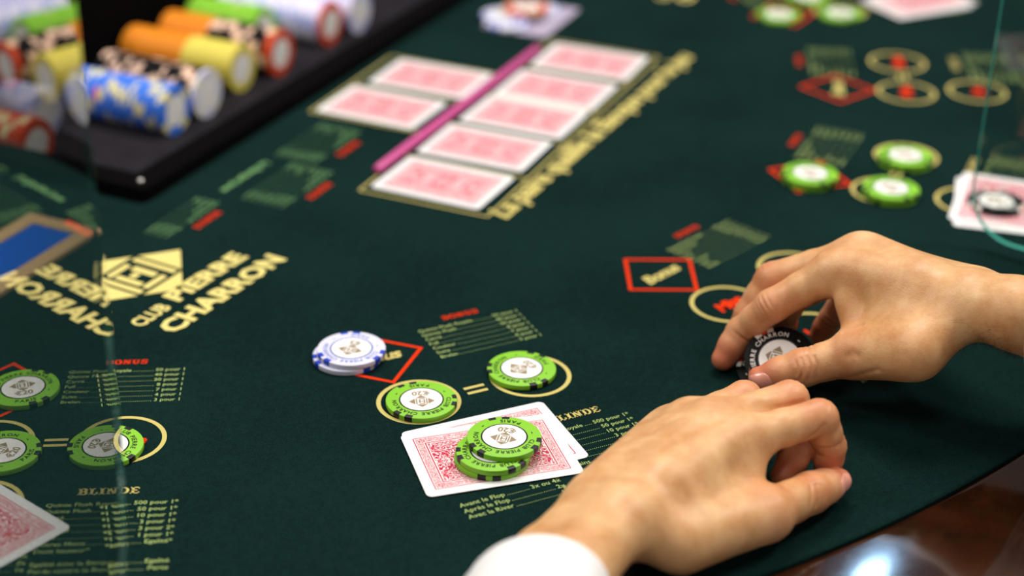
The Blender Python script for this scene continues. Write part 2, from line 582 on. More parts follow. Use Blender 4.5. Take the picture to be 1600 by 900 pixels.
def seat_xf(th, dr=0.0):
    a = R_(th)
    er = np.array([math.cos(a), math.sin(a)])
    et = np.array([-er[1], er[0]])

    def f(p):
        # local: x along the rail, y towards the dealer measured as minus the distance from the centre
        q = C0 + er * (-p[1] + dr) + et * p[0]
        return tb((q[0], q[1], p[2]))
    return f


BON = [('Quinte Flush Royale', '50 pour 1'), ('Quinte Flush', '40 pour 1'), ('Carré', '30 pour 1'), ('Full', '8 pour 1'), ('Couleur', '7 pour 1'), ('Suite', '4 pour 1'), ('Brelan', '3 pour 1')]
BLI = [('Quinte Flush Royale', '500 pour 1*'), ('Quinte Flush', '50 pour 1*'), ('Carré', '10 pour 1*'), ('Full', '3 pour 1*'), ('Couleur', '3 pour 2*'), ('Suite', '1 pour 1*'), ('Autres Mains', 'Egalité*'), ('Dont hauteur*', '')]
BLJ = [('Egalité avec la Banque', 'Egalité'), ('Perdu contre la Banque', 'Perte')]
AV = [('Avant le Flop', '3x ou 4x'), ('Après le Flop', '2x'), ('Avec la River', '1x')]


def rows(fl, lines, x0, x1, y, pitch, size, bold=0.03):
    for a, b_ in lines:
        fl.text(a, size, x0, y, bold=bold)
        va_, _ = text_geo(a, size, bold=bold)
        xa = x0 + max(p[0] for p in va_) + 1.2
        xb = x1
        if b_:
            vb, _ = text_geo(b_, size, bold=bold)
            wb = max(p[0] for p in vb)
            fl.text(b_, size, x1 - wb, y, bold=bold)
            xb = x1 - wb - 1.2
            x = xa
            while x < xb:
                fl.poly([(x, y), (x + 0.5, y), (x + 0.5, y + 0.42), (x, y + 0.42)])
                x += 1.25
        y -= pitch


for sname, th in SEATS.items():
    sf = seat_xf(th, DR.get(sname, 0.0))
    # header and pay table of the bonus
    f1 = Flat()
    slab(f1, 'BONUS', 16.5, -567.5, 5.0)
    f1.build('bonus_heading', M['red_print'], felt, xf=sf)
    f2 = Flat()
    rows(f2, BON, -4, 64, -576.5, 5.7, 4.5)
    f2.build('bonus_payout_table', M['green_print'], felt, xf=sf)
    # bonus diamond
    f3 = Flat()
    hd, cx, cy, wd = 32.3, DX.get(sname, -35.0), -594.0, 2.3
    oo = [(cx + hd, cy), (cx, cy + hd), (cx - hd, cy), (cx, cy - hd)]
    hi = hd - wd * 1.414
    ii = [(cx + hi, cy), (cx, cy + hi), (cx - hi, cy), (cx, cy - hi)]
    f3.add([(x, y, 0.25) for x, y in oo + ii], [(0, 1, 5, 4), (1, 2, 6, 5), (2, 3, 7, 6), (3, 0, 4, 7)])
    dia = f3.build('bonus_diamond', M['red_print'], felt, xf=sf)
    f4 = Flat()
    f4.text('Bonus', 14, cx, cy - 4.5, align='CENTER', bold=0.5, shear=0.28, res=3, space=0.92)
    f4.build('bonus_word', M['gold_print'], felt, xf=sf)
    # three circles
    for cx, cy, word in ((-36, -651, 'Mise'), (36, -651, 'Blinde'), (-32 if sname == 'A' else -26, -711, 'Jeu')):
        f5 = Flat()
        f5.ring(cx, cy, 24.6, 22.0)
        f5.build('betting_circle', M['gold_print'], felt, xf=sf)
        f6 = Flat()
        f6.text(word, 13.5 if word != 'Blinde' else 11.5, cx, cy - 4.5, align='CENTER', bold=0.55, shear=0.28, res=3, space=0.9)
        f6.build('circle_word', M['red_print'], felt, xf=sf)
    f7 = Flat()
    f7.bar(-6.5, -649.0, 6.5, -649.0, 2.4)
    f7.bar(-6.5, -654.6, 6.5, -654.6, 2.4)
    f7.build('equals_sign', M['gold_print'], felt, xf=sf)
    f8 = Flat()
    slab(f8, 'BLINDE', 19.0 if sname == 'A' else 23.5, -703.8, 6.0)
    f8.build('blind_heading', M['gold_print'], felt, xf=sf)
    f9 = Flat()
    bx = 4.0 if sname == 'A' else 0.0
    rows(f9, BLI, bx, bx + 68.5, -714.0, 5.75, 4.7)
    rows(f9, BLJ, bx, bx + 68.5, -765.0, 5.75, 4.7)
    rows(f9, AV, -57.5, 2, -757.5, 5.6, 4.9)
    f9.build('blind_payout_table', M['green_print'], felt, xf=sf)


def frame_xf(ox, oy, ang):
    c, s = math.cos(ang), math.sin(ang)

    def f(p):
        return tb((ox + c * p[0] - s * p[1], oy + s * p[0] + c * p[1], p[2]))
    return f


def club_mark(fl, k, z=0.25, mi=0):
    """a diamond cut by slanting bracket strokes (half width 1 = k mm)"""
    def P(pts):
        fl.poly([(a * k, b_ * k) for a, b_ in pts], z, mi)
    P([(1.0, 0.0), (0.50, 0.42), (0.50, -0.42)])
    P([(-1.0, 0.0), (-0.50, -0.42), (-0.50, 0.42)])
    P([(0.0, 0.84), (-0.44, 0.47), (0.44, 0.47)])
    P([(0.0, -0.84), (0.44, -0.47), (-0.44, -0.47)])
    P([(-0.44, 0.40), (-0.44, -0.40), (-0.33, -0.40), (-0.33, 0.40)])
    P([(0.44, 0.40), (0.33, 0.40), (0.33, -0.40), (0.44, -0.40)])
    P([(-0.26, 0.40), (-0.26, 0.29), (0.20, 0.29), (0.20, 0.40)])
    P([(-0.26, -0.40), (0.20, -0.40), (0.20, -0.29), (-0.26, -0.29)])
    P([(-0.26, 0.24), (-0.26, -0.24), (-0.14, -0.24), (-0.14, 0.24)])
    P([(0.08, 0.22), (0.08, -0.22), (0.22, -0.22), (0.22, 0.22)])
    P([(-0.10, 0.10), (-0.10, -0.02), (0.05, -0.02), (0.05, 0.10)])


# club emblem and lettering, twice, mirrored about the dealer's axis
for ex, ey, ea in ((-246.0, 1000.0, R_(61.5)), (118.0, 1655.0, R_(69.0))):
    fx = frame_xf(ex, ey, ea)
    fe = Flat()
    club_mark(fe, 44.0)
    fe.build('club_emblem', M['emblem_print'], felt, xf=fx)
    ft = Flat()
    # three words fitted to their measured lengths: start (u, w), length, size
    for wd_, (ux, wy, ln, sz, bo) in (('CLUB', (-53.0, -47.0, 30.0, 15.0, 0.5)), ('PIERRE', (-15.0, -45.5, 74.0, 19.0, 0.85)), ('CHARRON', (-49.0, -69.5, 118.0, 21.0, 0.95))):
        vs, fs = text_geo(wd_, sz, bold=bo, space=1.04)
        x0_ = min(p[0] for p in vs); x1_ = max(p[0] for p in vs)
        k_ = ln / (x1_ - x0_)
        ft.add([(ux + (p[0] - x0_) * k_, wy + p[1], 0.25) for p in vs], fs)
    ft.build('club_lettering', M['emblem_print'], felt, xf=fx)

# dealer's reference tables along the tray, reading towards the dealer
for (hx, hy, ang, ln) in ((325, 343, 0, 66), (500, 298, 0, 66), (545, 232, 0, 66)):
    p = at(hx, hy)
    fx = frame_xf(p[0], p[1], UA + math.pi)
    fh = Flat()
    slab(fh, 'BONUS', -14, -3, 6.0)
    fh.build('dealer_bonus_heading', M['red_print'], felt, xf=fx)
    fr_ = Flat()
    rows(fr_, BON[:4] if hx == 325 else BON, -ln / 2 + (6 if hx == 325 else 0), ln / 2 + 4, -11.0, 5.4, 4.6, bold=0.03)
    fr_.build('dealer_payout_table', M['green_line_print'], felt, xf=fx)
p = at(384, 276)
fb_ = Flat()
fb_.text('La Banque joue', 9.5, 0, -3, align='CENTER', bold=0.22)
fb_.build('dealer_lettering', M['green_line_print'], felt, xf=frame_xf(p[0], p[1], UA + math.pi))

# gold sentence beside the community cards
a0, a1 = at(790, 343), at(1085, 88)
ang = math.atan2(a1[1] - a0[1], a1[0] - a0[0])
fs_ = Flat()
txt = 'La paire qualifie la Banque pour le jeu'
vs, _ = text_geo(txt, 24, bold=0.7, shear=0.25, space=0.9)
k = float(np.hypot(*(a1 - a0)[:2])) / max(p[0] for p in vs)
fs_.add([(p[0] * k, p[1] * 1.0, 0.25) for p in vs], _)
fs_.build('rule_sentence', M['gold_print'], felt, xf=frame_xf(a0[0], a0[1], ang))


# ------------------------------------------------------------------ playing cards
def card_mesh():
    cb = MB()
    cb.loft([rrect(43.9, 31.4, 3.4, 0.0), rrect(44.0, 31.5, 3.5, 0.08), rrect(44.0, 31.5, 3.5, 0.30), rrect(43.9, 31.4, 3.4, 0.36)])
    return cb


_cardproto = [None]


def card(x, y, rot, z, label, group, name='playing_card', tilt=0.0):
    if _cardproto[0] is None:
        o = card_mesh().build(name, M['card_white'], angle=30)
        bk = Flat()
        bk.poly([p[:2] for p in rrect(38.2, 25.7, 0.5, 0)], 0.39)
        bk.build('back_print', M['card_back'], o)
        _cardproto[0] = o
    else:
        o = copy_tree(_cardproto[0])
        o.name = name
    o.location = (x * MM, y * MM, z * MM)
    o.rotation_euler = (tilt, 0, rot)
    tag(o, label, 'playing card', group)
    return o


CT = R_(-23.4)
# the near player's two cards
near = np.array([-10.1, 794.2])
card(-8.4, 804.0, R_(24.5), 0.3, 'red-backed playing card underneath the card that carries the chip stack', 'hole cards face down before the near player')
card(near[0], near[1], R_(17.3), 0.72, 'red-backed playing card lying on top with three green chips stacked on it', 'hole cards face down before the near player')
# seat at the lower left edge
card(-277.5, 722.5, R_(-38.5), 0.3, 'red-backed playing card at the lower left edge pointing its corner at the payout table', 'hole cards of the other players')
# the seat on the right
card(352.0, 1132.0, R_(76.0) + math.pi / 2 * 0, 0.3, 'lower of two red-backed cards behind the right-hand clear screen', 'hole cards of the other players')
card(354.0, 1138.0, R_(70.0), 0.72, 'upper of two red-backed cards behind the right screen with a black chip on it', 'hole cards of the other players')
card(384.0, 1592.0, R_(27.0), 0.3, 'red-backed card lying alone at the far top right of the felt', 'hole cards of the other players')
card(391.0, 1600.0, R_(31.0), 0.72, 'second red-backed card on the far card at the top right edge', 'hole cards of the other players')
# dealer's two and the five community cards, each in its printed box
board = [('d1', -108.3, 1302.5, 'red-backed dealer card nearest the corner of the black chip tray'),
         ('d2', -71.7, 1368.1, 'red-backed dealer card behind the other one, left of the pink stick'),
         ('c1', 64.3, 1415.8, 'farthest red-backed community card in the row beside the gold sentence'),
         ('c2', 34.0, 1347.5, 'second farthest red-backed community card in the row'),
         ('c3', 7.6, 1287.5, 'middle red-backed community card of the row of five'),
         ('c4', -22.8, 1223.0, 'second nearest red-backed community card in the row'),
         ('c5', -52.1, 1156.3, 'nearest red-backed community card at the low end of the row')]
for i, (nm, x, y, lb) in enumerate(board):
    card(x, y, CT + R_((-1.0, 0.6, 1.6, 0.4, -0.3, 0.5, -1.0)[i]), 0.35, lb, 'seven face-down cards in the printed boxes')


def card_box(x0, x1, y0, y1, n, ox, oy):
    fl = Flat()
    wd = 1.5
    for a, b_, c, d in ((x0, y0, x1, y0), (x0, y1, x1, y1)):
        fl.bar(a - wd / 2, b_, c + wd / 2, d, wd)
    for a in (x0, x1):
        fl.bar(a, y0, a, y1, wd)
    for i in range(1, n):
        yy = y0 + (y1 - y0) * i / n
        fl.bar(x0, yy, x1, yy, wd)
    fl.build('card_box_frame', M['gold_print'], felt, xf=frame_xf(ox, oy, CT))


# boxes in the cards' own direction: x along the long side
ctr5 = np.array([6.2, 1285.0])
card_box(-51.5, 51.5, -180.5, 180.5, 5, ctr5[0], ctr5[1])
ctr2 = np.array([-90.0, 1335.3])
card_box(-51.5, 51.5, -72.0, 72.0, 2, ctr2[0], ctr2[1])

# pink stick between the two groups
s0, s1 = at(588, 266, 4), at(841, 75, 4)
sa = math.atan2(s1[1] - s0[1], s1[0] - s0[0])
L = float(np.hypot(*(s1 - s0)[:2]))
sm = MB()
rg = []
for x, r in ((0, 1.6), (0.8, 2.9), (2.2, 3.6), (L - 2.2, 3.6), (L - 0.8, 2.9), (L, 1.6)):
    rg.append([(x, r * math.cos(t), 3.6 + r * math.sin(t)) for t in np.linspace(0, 2 * math.pi, 20, endpoint=False)])
sm.loft(rg)
st = sm.build('pink_stick', M['pink_stick'], angle=40)
st.location = (s0[0] * MM, s0[1] * MM, 0.3 * MM)
st.rotation_euler = (0, 0, sa)
tag(st, 'long slim pink plastic stick lying between the dealer cards and the community cards', 'stick')

# ------------------------------------------------------------------ poker chips lying on the table
CR, CTK = 20.6, 3.3


def chip_body_mb():
    cb = MB()
    n = 72
    cb.loft([circ(CR - 0.55, 0, n), circ(CR - 0.12, 0.16, n), circ(CR, 0.55, n), circ(CR, CTK - 0.55, n), circ(CR - 0.12, CTK - 0.16, n), circ(CR - 0.55, CTK, n)])
    return cb


def spot_mb(a, da, e=0.05, r_in=17.9):
    sb = MB()
    pr = [(r_in, CTK + e), (CR - 0.55, CTK + e), (CR - 0.1 + e, CTK - 0.16 + e * 0.7), (CR + e, CTK - 0.55), (CR + e, 0.55), (CR - 0.1 + e, 0.16 - e * 0.2), (CR - 0.55, 0.02), (r_in, 0.02)]
    rings = []
    for t in np.linspace(a - da, a + da, 7):
        rings.append([(r * math.cos(t), r * math.sin(t), z) for r, z in pr])
    sb.loft(rings)
    return sb


protos = {}


def chip_proto(kind):
    root = empty('poker_chip')
    body, spots, txt_m, ring_m = dict(
        green=('chip_green', [('spot_black', 6.5)], 'text_black', 'inlay_ring'),
        white=('chip_white', [('spot_blue', 7.0)], 'text_blue', 'inlay_ring_blue'),
        black=('chip_black', [('trio', 0)], 'text_white', 'inlay_ring'),
        red=('chip_red', [('spot_cream', 7.0)], 'text_white', 'inlay_ring'))[kind]
    chip_body_mb().build('chip_body', M[body], root, angle=50)
    if kind == 'black':
        for j in range(3):
            a = R_(46 + 120 * j)
            for off, mm_, da in ((-11.5, 'spot_white', 6.0), (0, 'spot_red', 4.5), (11.5, 'spot_white', 6.0)):
                spot_mb(a + R_(off), R_(da)).build('edge_spot', M[mm_], root, angle=40)
    else:
        for j in range(3):
            for off in (-11.5, 11.5):
                spot_mb(R_(-68 + 120 * j + off), R_(spots[0][1])).build('edge_spot', M[spots[0][0]], root, angle=40)
    ib = MB()
    ib.loft([circ(13.0, CTK + 0.02, 60), circ(12.95, CTK + 0.09, 60)], cap0=False)
    ib.build('inlay_rim', M[ring_m], root)
    ib = MB()
    ib.loft([circ(12.1, CTK + 0.09, 60), circ(12.05, CTK + 0.14, 60)], cap0=False)
    inl = ib.build('inlay', M['inlay'], root)
    fl = Flat()
    z = CTK + 0.18
    fl2 = Flat()
    club_mark(fl2, 7.6, 0)
    fl.add([(x, y + 2.2, z) for x, y, _z in fl2.v], fl2.f)
    fl.text('€20' if kind == 'green' else ('€100' if kind == 'black' else '€5'), 6.2, 0, -8.6, z=z, align='CENTER', bold=0.18, res=3)
    fl.build('inlay_print', M['emblem'], inl)
    fl = Flat()
    fl.arc_text('CLUB PIERRE CHARRON', 3.9, 15.75, math.pi / 2, True, CTK + 0.12, bold=0.07)
    fl.arc_text('PARIS', 3.9, 15.75, -math.pi / 2, False, CTK + 0.12, bold=0.07)
    for t in (-28, 208):
        fl.poly([(15.75 * math.cos(R_(t) + d) + e * math.cos(R_(t)), 15.75 * math.sin(R_(t) + d) + e * math.sin(R_(t))) for d, e in ((-0.05, -.3), (-0.05, .3), (0.05, .3), (0.05, -.3))], CTK + 0.12)
    fl.build('rim_lettering', M[txt_m], root)
    return root


def chip(kind, x, y, z, rot, label, group, n=None):
    if kind not in protos:
        protos[kind] = chip_proto(kind)
        o = protos[kind]
    else:
        o = copy_tree(protos[kind])
        o.name = 'poker_chip'
    o.location = (x * MM, y * MM, z * MM)
    o.rotation_euler = (0, 0, R_(rot))
    tag(o, label, 'poker chip', group)
    return o


def chip_px(kind, px, py, z, rot, label, group):
    p = at(px, py, z + CTK)
    return chip(kind, p[0], p[1], z, rot, label, group)


gB = 'green chips bet by the near player'
chip_px('green', 658.5, 624, 0.3, 188, 'green 20 chip in the printed circle left of the equals sign', gB)
chip_px('green', 815, 575, 0.3, 130, 'green 20 chip overlapping the circle right of the equals sign, above the cards', gB)
chip_px('green', 768.5, 711, 1.1, 215, 'bottom green chip of the stack of three on the near cards', gB)
chip_px('green', 771, 703, 4.5, 140, 'middle green chip of the stack of three on the near cards', gB)
chip_px('green', 788, 682, 7.9, 168, 'top green chip of the stack of three, slid to the right', gB)
chip_px('white', 542, 553, 0.3, 150, 'lower white chip with blue edge spots by the red diamond', 'white chips on the near bonus diamond')
chip_px('white', 549, 544, 3.7, 165, 'upper white chip with blue edge spots by the red diamond', 'white chips on the near bonus diamond')
gA = 'green chips seen through the left screen'
chip_px('green', 36, 605, 0.3, 20, 'green 20 chip on the leftmost red diamond by the left edge', gA)
chip_px('green', 4, 704, 0.3, 75, 'green 20 chip cut by the left edge, left of the equals sign', gA)
chip_px('green', 165, 695, 0.3, 262, 'green 20 chip crossed by the edge of the left clear screen', gA)
gD = 'green chips at the right-hand seat'
for (x, y, z, r, lb) in ((1264, 276, 0.3, 30, 'lower green chip on the red diamond at the right-hand seat'), (1266, 270, 3.7, 10, 'upper green chip on the red diamond at the right-hand seat'),
                         (1391, 299, 0.3, 50, 'lower green chip in the nearer circle left of the right-hand cards'), (1392, 293, 3.7, 15, 'upper green chip in the nearer circle left of the right-hand cards'),
                         (1414, 248, 0.3, 80, 'lower green chip in the farther circle left of the right-hand cards'), (1415, 242, 3.7, 35, 'upper green chip in the farther circle left of the right-hand cards')):
    chip_px('green', x, y, z, r, lb, gD)
gF = 'green chips at the far top right seat'
for (x, y, z, r, lb) in ((1217, 22, 0.3, 30, 'green chip on the farthest red diamond at the top edge'), (1313, 20, 0.3, 10, 'green chip in the far circle beside the top right card'),
                         (1262, -6, 0.3, 60, 'green chip cut off by the top edge between the other two far ones')):
    chip_px('green', x, y, z, r, lb, gF)
chip_px('black', 1557, 314, 1.1, 40, 'black chip with a white centre on the cards behind the right screen', 'black chips')
# the pile beside the far end of the pink stick
gk = card(14.0, 1528.0, UA + R_(2), 0.3, 'pale lilac card under the small chip pile at the top of the felt', 'grey card')
gk.name = 'cut_card'
gk.data = gk.data.copy(); gk.data.materials.clear(); gk.data.materials.append(M['grey_card'])
for ch in list(gk.children): bpy.data.objects.remove(ch)
del gk['group']
gp = 'chips in the small pile at the top of the felt'
chip_px('white', 792, 34, 0.8, 60, 'lower white and blue chip at the left of the far small pile', gp)
chip_px('white', 787, 22, 4.2, 20, 'upper white and blue chip at the left of the far small pile', gp)
chip_px('white', 842, 14, 0.8, 200, 'white chip at the right of the far small pile on the lilac card', gp)
chip_px('red', 822, 10, 7.6, 0, 'orange red chip on top of the far small pile', gp)

# ------------------------------------------------------------------ the dealer's chip tray
tray = tag(empty('chip_tray', (*uv(899, -703), 0.3)), 'large black dealer tray with a raised rim full of chips in rows', 'chip tray')
TO = np.array([*uv(899, -703), 0.3])


def tu(p):                 # local (u,v,z) with the origin on the front corner, v negative towards the dealer
    x, y = uv(899 + p[0], -703 + p[1])
    return (x - TO[0], y - TO[1], p[2])


u1, v1 = 640.0, -228.0
tm = MB()


def rect_ring(i0, z, ib=None):
    i1 = i0 if ib is None else ib
    q = []
    for p in rrect((u1 - 2 * i0) / 2, (-v1 - 2 * i0) / 2, max(6 - i0, 2), z, 4):
        q.append((p[0] + u1 / 2, p[1] + v1 / 2, z))
    return q


tm.loft([rect_ring(9, -30), rect_ring(9, 0), rect_ring(0, 0), rect_ring(0, 8), rect_ring(1, 10), rect_ring(3, 11), rect_ring(20, 11.5), rect_ring(22, 10.5), rect_ring(24, -19)], cap1=False)
tm.build('tray_rim', M['tray_black'], tray, xf=tu, angle=35)
# floor with a shallow channel for every row
rows_u = [947.0, 1001.0, 1054.0, 1095.0, 1157.0, 1205.0, 1250.0, 1292.0, 1335.0, 1394.0, 1444.0]
tf = MB()
prof_u = []
uu = 23.9
while uu <= u1 - 23.8:
    near_r = min(rows_u, key=lambda q: abs(q - 899 - uu)) - 899
    d = uu - near_r
    z = 5.0 + (25.6 - 5.0 - math.sqrt(max(22.5 ** 2 - d * d, 0)) + 1.4 if abs(d) < 15 else 9.5)
    z = -19.6 + min(3.2, max(0.0, (d * d) / 46.0))
    prof_u.append((uu, z))
    uu += 2.0
tf.loft([[(a, v1 + 23.9, z) for a, z in prof_u], [(a, -23.9, z) for a, z in prof_u]], cap0=False, cap1=False, closed=False)
tf.build('tray_floor', M['tray_floor'], tray, xf=tu, smooth=True)
# raised black backing added at the dealer's end so the background stays black
tcv = MB()
tcv.loft([[(6, v1 + 2, 11), (u1 - 6, v1 + 2, 11), (u1 - 6, v1 + 22, 11), (6, v1 + 22, 11)],
          [(8, v1 + 2, 60), (u1 - 8, v1 + 2, 60), (u1 - 8, v1 + 18, 60), (8, v1 + 18, 60)]])
tcv.build('added_black_backing', M['tray_black'], tray, xf=tu)
hb = MB()
hb.loft([[(x, v1 + 10 + 3.5 * math.cos(t), 63 + 3.5 * math.sin(t)) for t in np.linspace(0, 2 * math.pi, 14, endpoint=False)] for x in (236, 238, 296, 298)])
tag(hb.build('metal_bar', M['chrome'], tray, xf=tu, smooth=True), 'pale metal bar at the back of the tray')
sc_ = MB()
sc_.loft([[(3 + r * math.cos(t), -3 - r * math.sin(t), z) for t in np.linspace(0, 2 * math.pi, 16, endpoint=False)] for r, z in ((2.6, 9), (2.6, 12.4), (1.6, 13.4))])
tag(sc_.build('corner_screw', M['chrome'], tray, xf=lambda p: tu((p[0] + 7, p[1] - 7, p[2])), smooth=True), 'small shiny screw head on the front corner')

# rack chips: one mesh per chip, standing on edge in their rows
random.seed(5)


def rack_mesh(body, spot, variants):
    out = []
    for k in range(variants):
        cb = MB()
        n = 36
        pat = [random.random() for _ in range(4)]
        a0 = random.random() * 6.28
        r0, r1, r2, r3 = circ(CR - 0.4, 0, n), circ(CR, 0.4, n), circ(CR, CTK - 0.4, n), circ(CR - 0.4, CTK, n)
        ri0, ri1 = circ(13.0, 0, n), circ(13.0, CTK, n)
        vs = r0 + r1 + r2 + r3 + ri0 + ri1
        cb.v = [tuple(p) for p in vs]
        for j in range(n):
            jj = (j + 1) % n
            sp = 1 if ((j + k * 5) % 9) in ((0, 1, 2) if spot is not None else ()) else 0
            for q in range(3):
                cb.f.append((q * n + j, q * n + jj, (q + 1) * n + jj, (q + 1) * n + j)); cb.mi.append(sp)
            cb.f.append((3 * n + j, 3 * n + jj, 5 * n + jj, 5 * n + j)); cb.mi.append(sp)
            cb.f.append((4 * n + j, 4 * n + jj, jj, j)); cb.mi.append(sp)
        cb.f.append(tuple(5 * n + j for j in range(n))); cb.mi.append(2)
        cb.f.append(tuple(4 * n + j for j in range(n - 1, -1, -1))); cb.mi.append(2)
        me_o = cb.build('rack_chip', [M[body], M[spot or body], M['inlay']], angle=40)
        out.append(me_o.data)
        bpy.data.objects.remove(me_o)
    return out


RK = {k: rack_mesh('chip_' + k, s, 3) for k, s in dict(blue='spot_cream', black='spot_peach', yellow=None, orange=None, green=None, lilac='spot_pale', red='spot_cream', white='spot_white').items()}
RK['redend'] = rack_mesh('chip_red', None, 1)
RK['pinkspot'] = rack_mesh('chip_blue', 'spot_pink', 1)
RK['greenorange'] = rack_mesh('chip_green', 'spot_peach', 1)
rowdef = [  # u, v of the front face, chips from the front backwards
    (947.0, -838, [('redend', 1), ('red', 13)], 'red chips in the nearest tray row behind the left screen'),
    (1001.0, -872, [('lilac', 14)], 'pale lilac chips in the second tray row behind the left screen'),
    (1053.0, -784, [('blue', 19), ('pinkspot', 1), ('blue', 9)], 'blue chips with cream spots in the third tray row'),
    (1095.0, -782, [('white', 1), ('black', 29)], 'black chips with peach spots in the fourth tray row'),
    (1157.0, -789, [('yellow', 15), ('orange', 19)], 'yellow and orange chips in the fifth tray row'),
    (1205.0, -780, [('redend', 1), ('red', 1), ('black', 18), ('orange', 15)], 'black and orange chips in the sixth tray row'),
    (1250.0, -826, [('green', 8), ('greenorange', 1), ('green', 13)], 'green chips in the seventh tray row'),
    (1292.0, -781, [('redend', 1), ('lilac', 33)], 'pale lilac chips in the eighth tray row'),
    (1335.0, -775, [('lilac', 35)], 'pale lilac chips in the ninth tray row at the back'),
]
ORD = {'redend': 'orange red', 'red': 'red', 'lilac': 'pale lilac', 'blue': 'blue cream-spotted', 'pinkspot': 'blue pink-spotted', 'white': 'white', 'black': 'black peach-spotted', 'yellow': 'yellow', 'orange': 'orange', 'green': 'green', 'greenorange': 'green peach-spotted'}
mV = Matrix(((0, U[0], V[0], 0), (0, U[1], V[1], 0), (1, 0, 0, 0), (0, 0, 0, 1)))     # chip axis -> V
nrow = ('nearest', 'second', 'third', 'fourth', 'fifth', 'sixth', 'seventh', 'eighth', 'ninth')
for ri, (u, vf, seq, grp) in enumerate(rowdef):
    v = vf
    idx = 0
    roll = random.uniform(0, 6.28)
    for kind, cnt in seq:
        for i in range(cnt):
            me = RK[kind][(i // 5) % len(RK[kind])]
            o = bpy.data.objects.new('rack_chip', me)
            COL.objects.link(o)
            v -= CTK + 0.02
            roll += random.gauss(0, 0.22) if random.random() > 0.2 else random.uniform(0.6, 2.0)
            x, y = uv(u + random.uniform(-0.35, 0.35), v)
            o.matrix_world = Matrix.Translation((x * MM, y * MM, (0.3 - 19.5 + CR + random.uniform(0, 0.3)) * MM)) @ mV @ Matrix.Rotation(roll, 4, 'Z')
            if idx == 0:
                lb = f'{ORD[kind]} chip showing its white face at the front end of the {nrow[ri]} tray row'
                tag(o, lb, 'poker chip', 'front chips of the tray rows')
            else:
                tag(o, f'{ORD[kind]} chip on edge in the {nrow[ri]} row of the black tray', 'poker chip', grp + ' ' + kind)
            idx += 1


# ------------------------------------------------------------------ clear screens
def pane(root_lbl, origin, tdir, L, z0, z1, rad, th=2.6, edge='pane_edge'):
    """a sheet standing on its plane: s along tdir from the free edge, rounded free corners"""
    t = np.array([math.cos(tdir), math.sin(tdir)])
    n = np.array([-t[1], t[0]])
    root = tag(empty('clear_screen', (origin[0], origin[1], 0)), root_lbl, 'screen', 'clear dividers between the players')
    outl = []
    for i in range(17):
        a = R_(180 + 90 * i / 16)
        outl.append((rad + rad * math.cos(a), z0 + rad + rad * math.sin(a)))
    outl += [(L, z0), (L, z1)]
    for i in range(9):
        a = R_(90 + 90 * i / 8)
        outl.append((rad + rad * math.cos(a), z1 - rad + rad * math.sin(a)))
    mb = MB()
    k = len(outl)
    vs = []
    for off in (-th / 2, th / 2):
        vs += [(t[0] * s + n[0] * off, t[1] * s + n[1] * off, z) for s, z in outl]
    mb.add(vs, [tuple(range(k)), tuple(range(2 * k - 1, k - 1, -1))], 0)
    mb.build('acrylic_sheet', M['pane'], root)
    eb = MB()
    eb.add(vs, [(i, i + k, (i + 1) % k + k, (i + 1) % k) for i in range(k)], 0)
    tag(eb.build('sheet_edge', M[edge], root), 'greenish polished edge')
    # clamp foot standing on the rail, near the outer end
    fb = MB()
    s0 = 225.0
    ring = lambda h, w_, z: [tuple((t * (s0 + a) + n * b_).tolist()) + (z,) for a, b_ in ((-h, -w_), (h, -w_), (h, w_), (-h, w_))]
    fb.loft([ring(26, 16, -1.0), ring(26, 16, 4), ring(20, 9, 8), ring(20, 9, z0 + 40), ring(18, 7, z0 + 44)])
    fb.build('screen_foot', M['chrome'], root)
    return root


a = math.atan2(-0.98194, 0.18918)
p0 = np.array([-221.92, 890.15]) + 222.0 * np.array([0.18918, -0.98194])
nl = np.array([0.98194, 0.18918])
p0 = p0 - nl * 1.3            # the measured plane is the face that looks at the camera
pane('clear upright screen on the left crossing the club lettering, its free edge toward the tray', p0, a, 470, 60, 640, 55)
q0 = np.array([313.0, 1069.0])
pane('clear upright screen at the right edge with a green rounded corner above the cards', q0, R_(-36), 420, 9.0, 560, 34, 4.2, 'pane_edge_green')

# ------------------------------------------------------------------ blue display in a gold frame, behind the left screen
cR_ = np.array([-284.0, 1061.0])
dx0 = uv(0, -60); du = -U
disp = tag(empty('display', (cR_[0], cR_[1], 0.3)), 'blue lit display in a gold frame on the felt behind the left screen', 'display')


def dxf(p):
    q = -V * p[0] - U * p[1]
    return (q[0], q[1], p[2])


db = MB()
W_, H_ = 60.0, 150.0
fr_o = [(0, 0), (W_, 0), (W_, H_), (0, H_)]
fr_i = [(12, 12), (W_ - 12, 12), (W_ - 12, H_ - 12), (12, H_ - 12)]
db.loft([[(x, y, 0) for x, y in fr_o], [(x, y, 3) for x, y in fr_o], [(x, y, 3) for x, y in fr_i], [(x, y, 1.6) for x, y in fr_i]], cap1=False)
db.build('display_frame', M['bronze'], disp, xf=dxf)
db = MB()
db.box(11, W_ - 11, 11, H_ - 11, 0.6, 1.9)
db.build('display_screen', M['screen'], disp, xf=dxf)


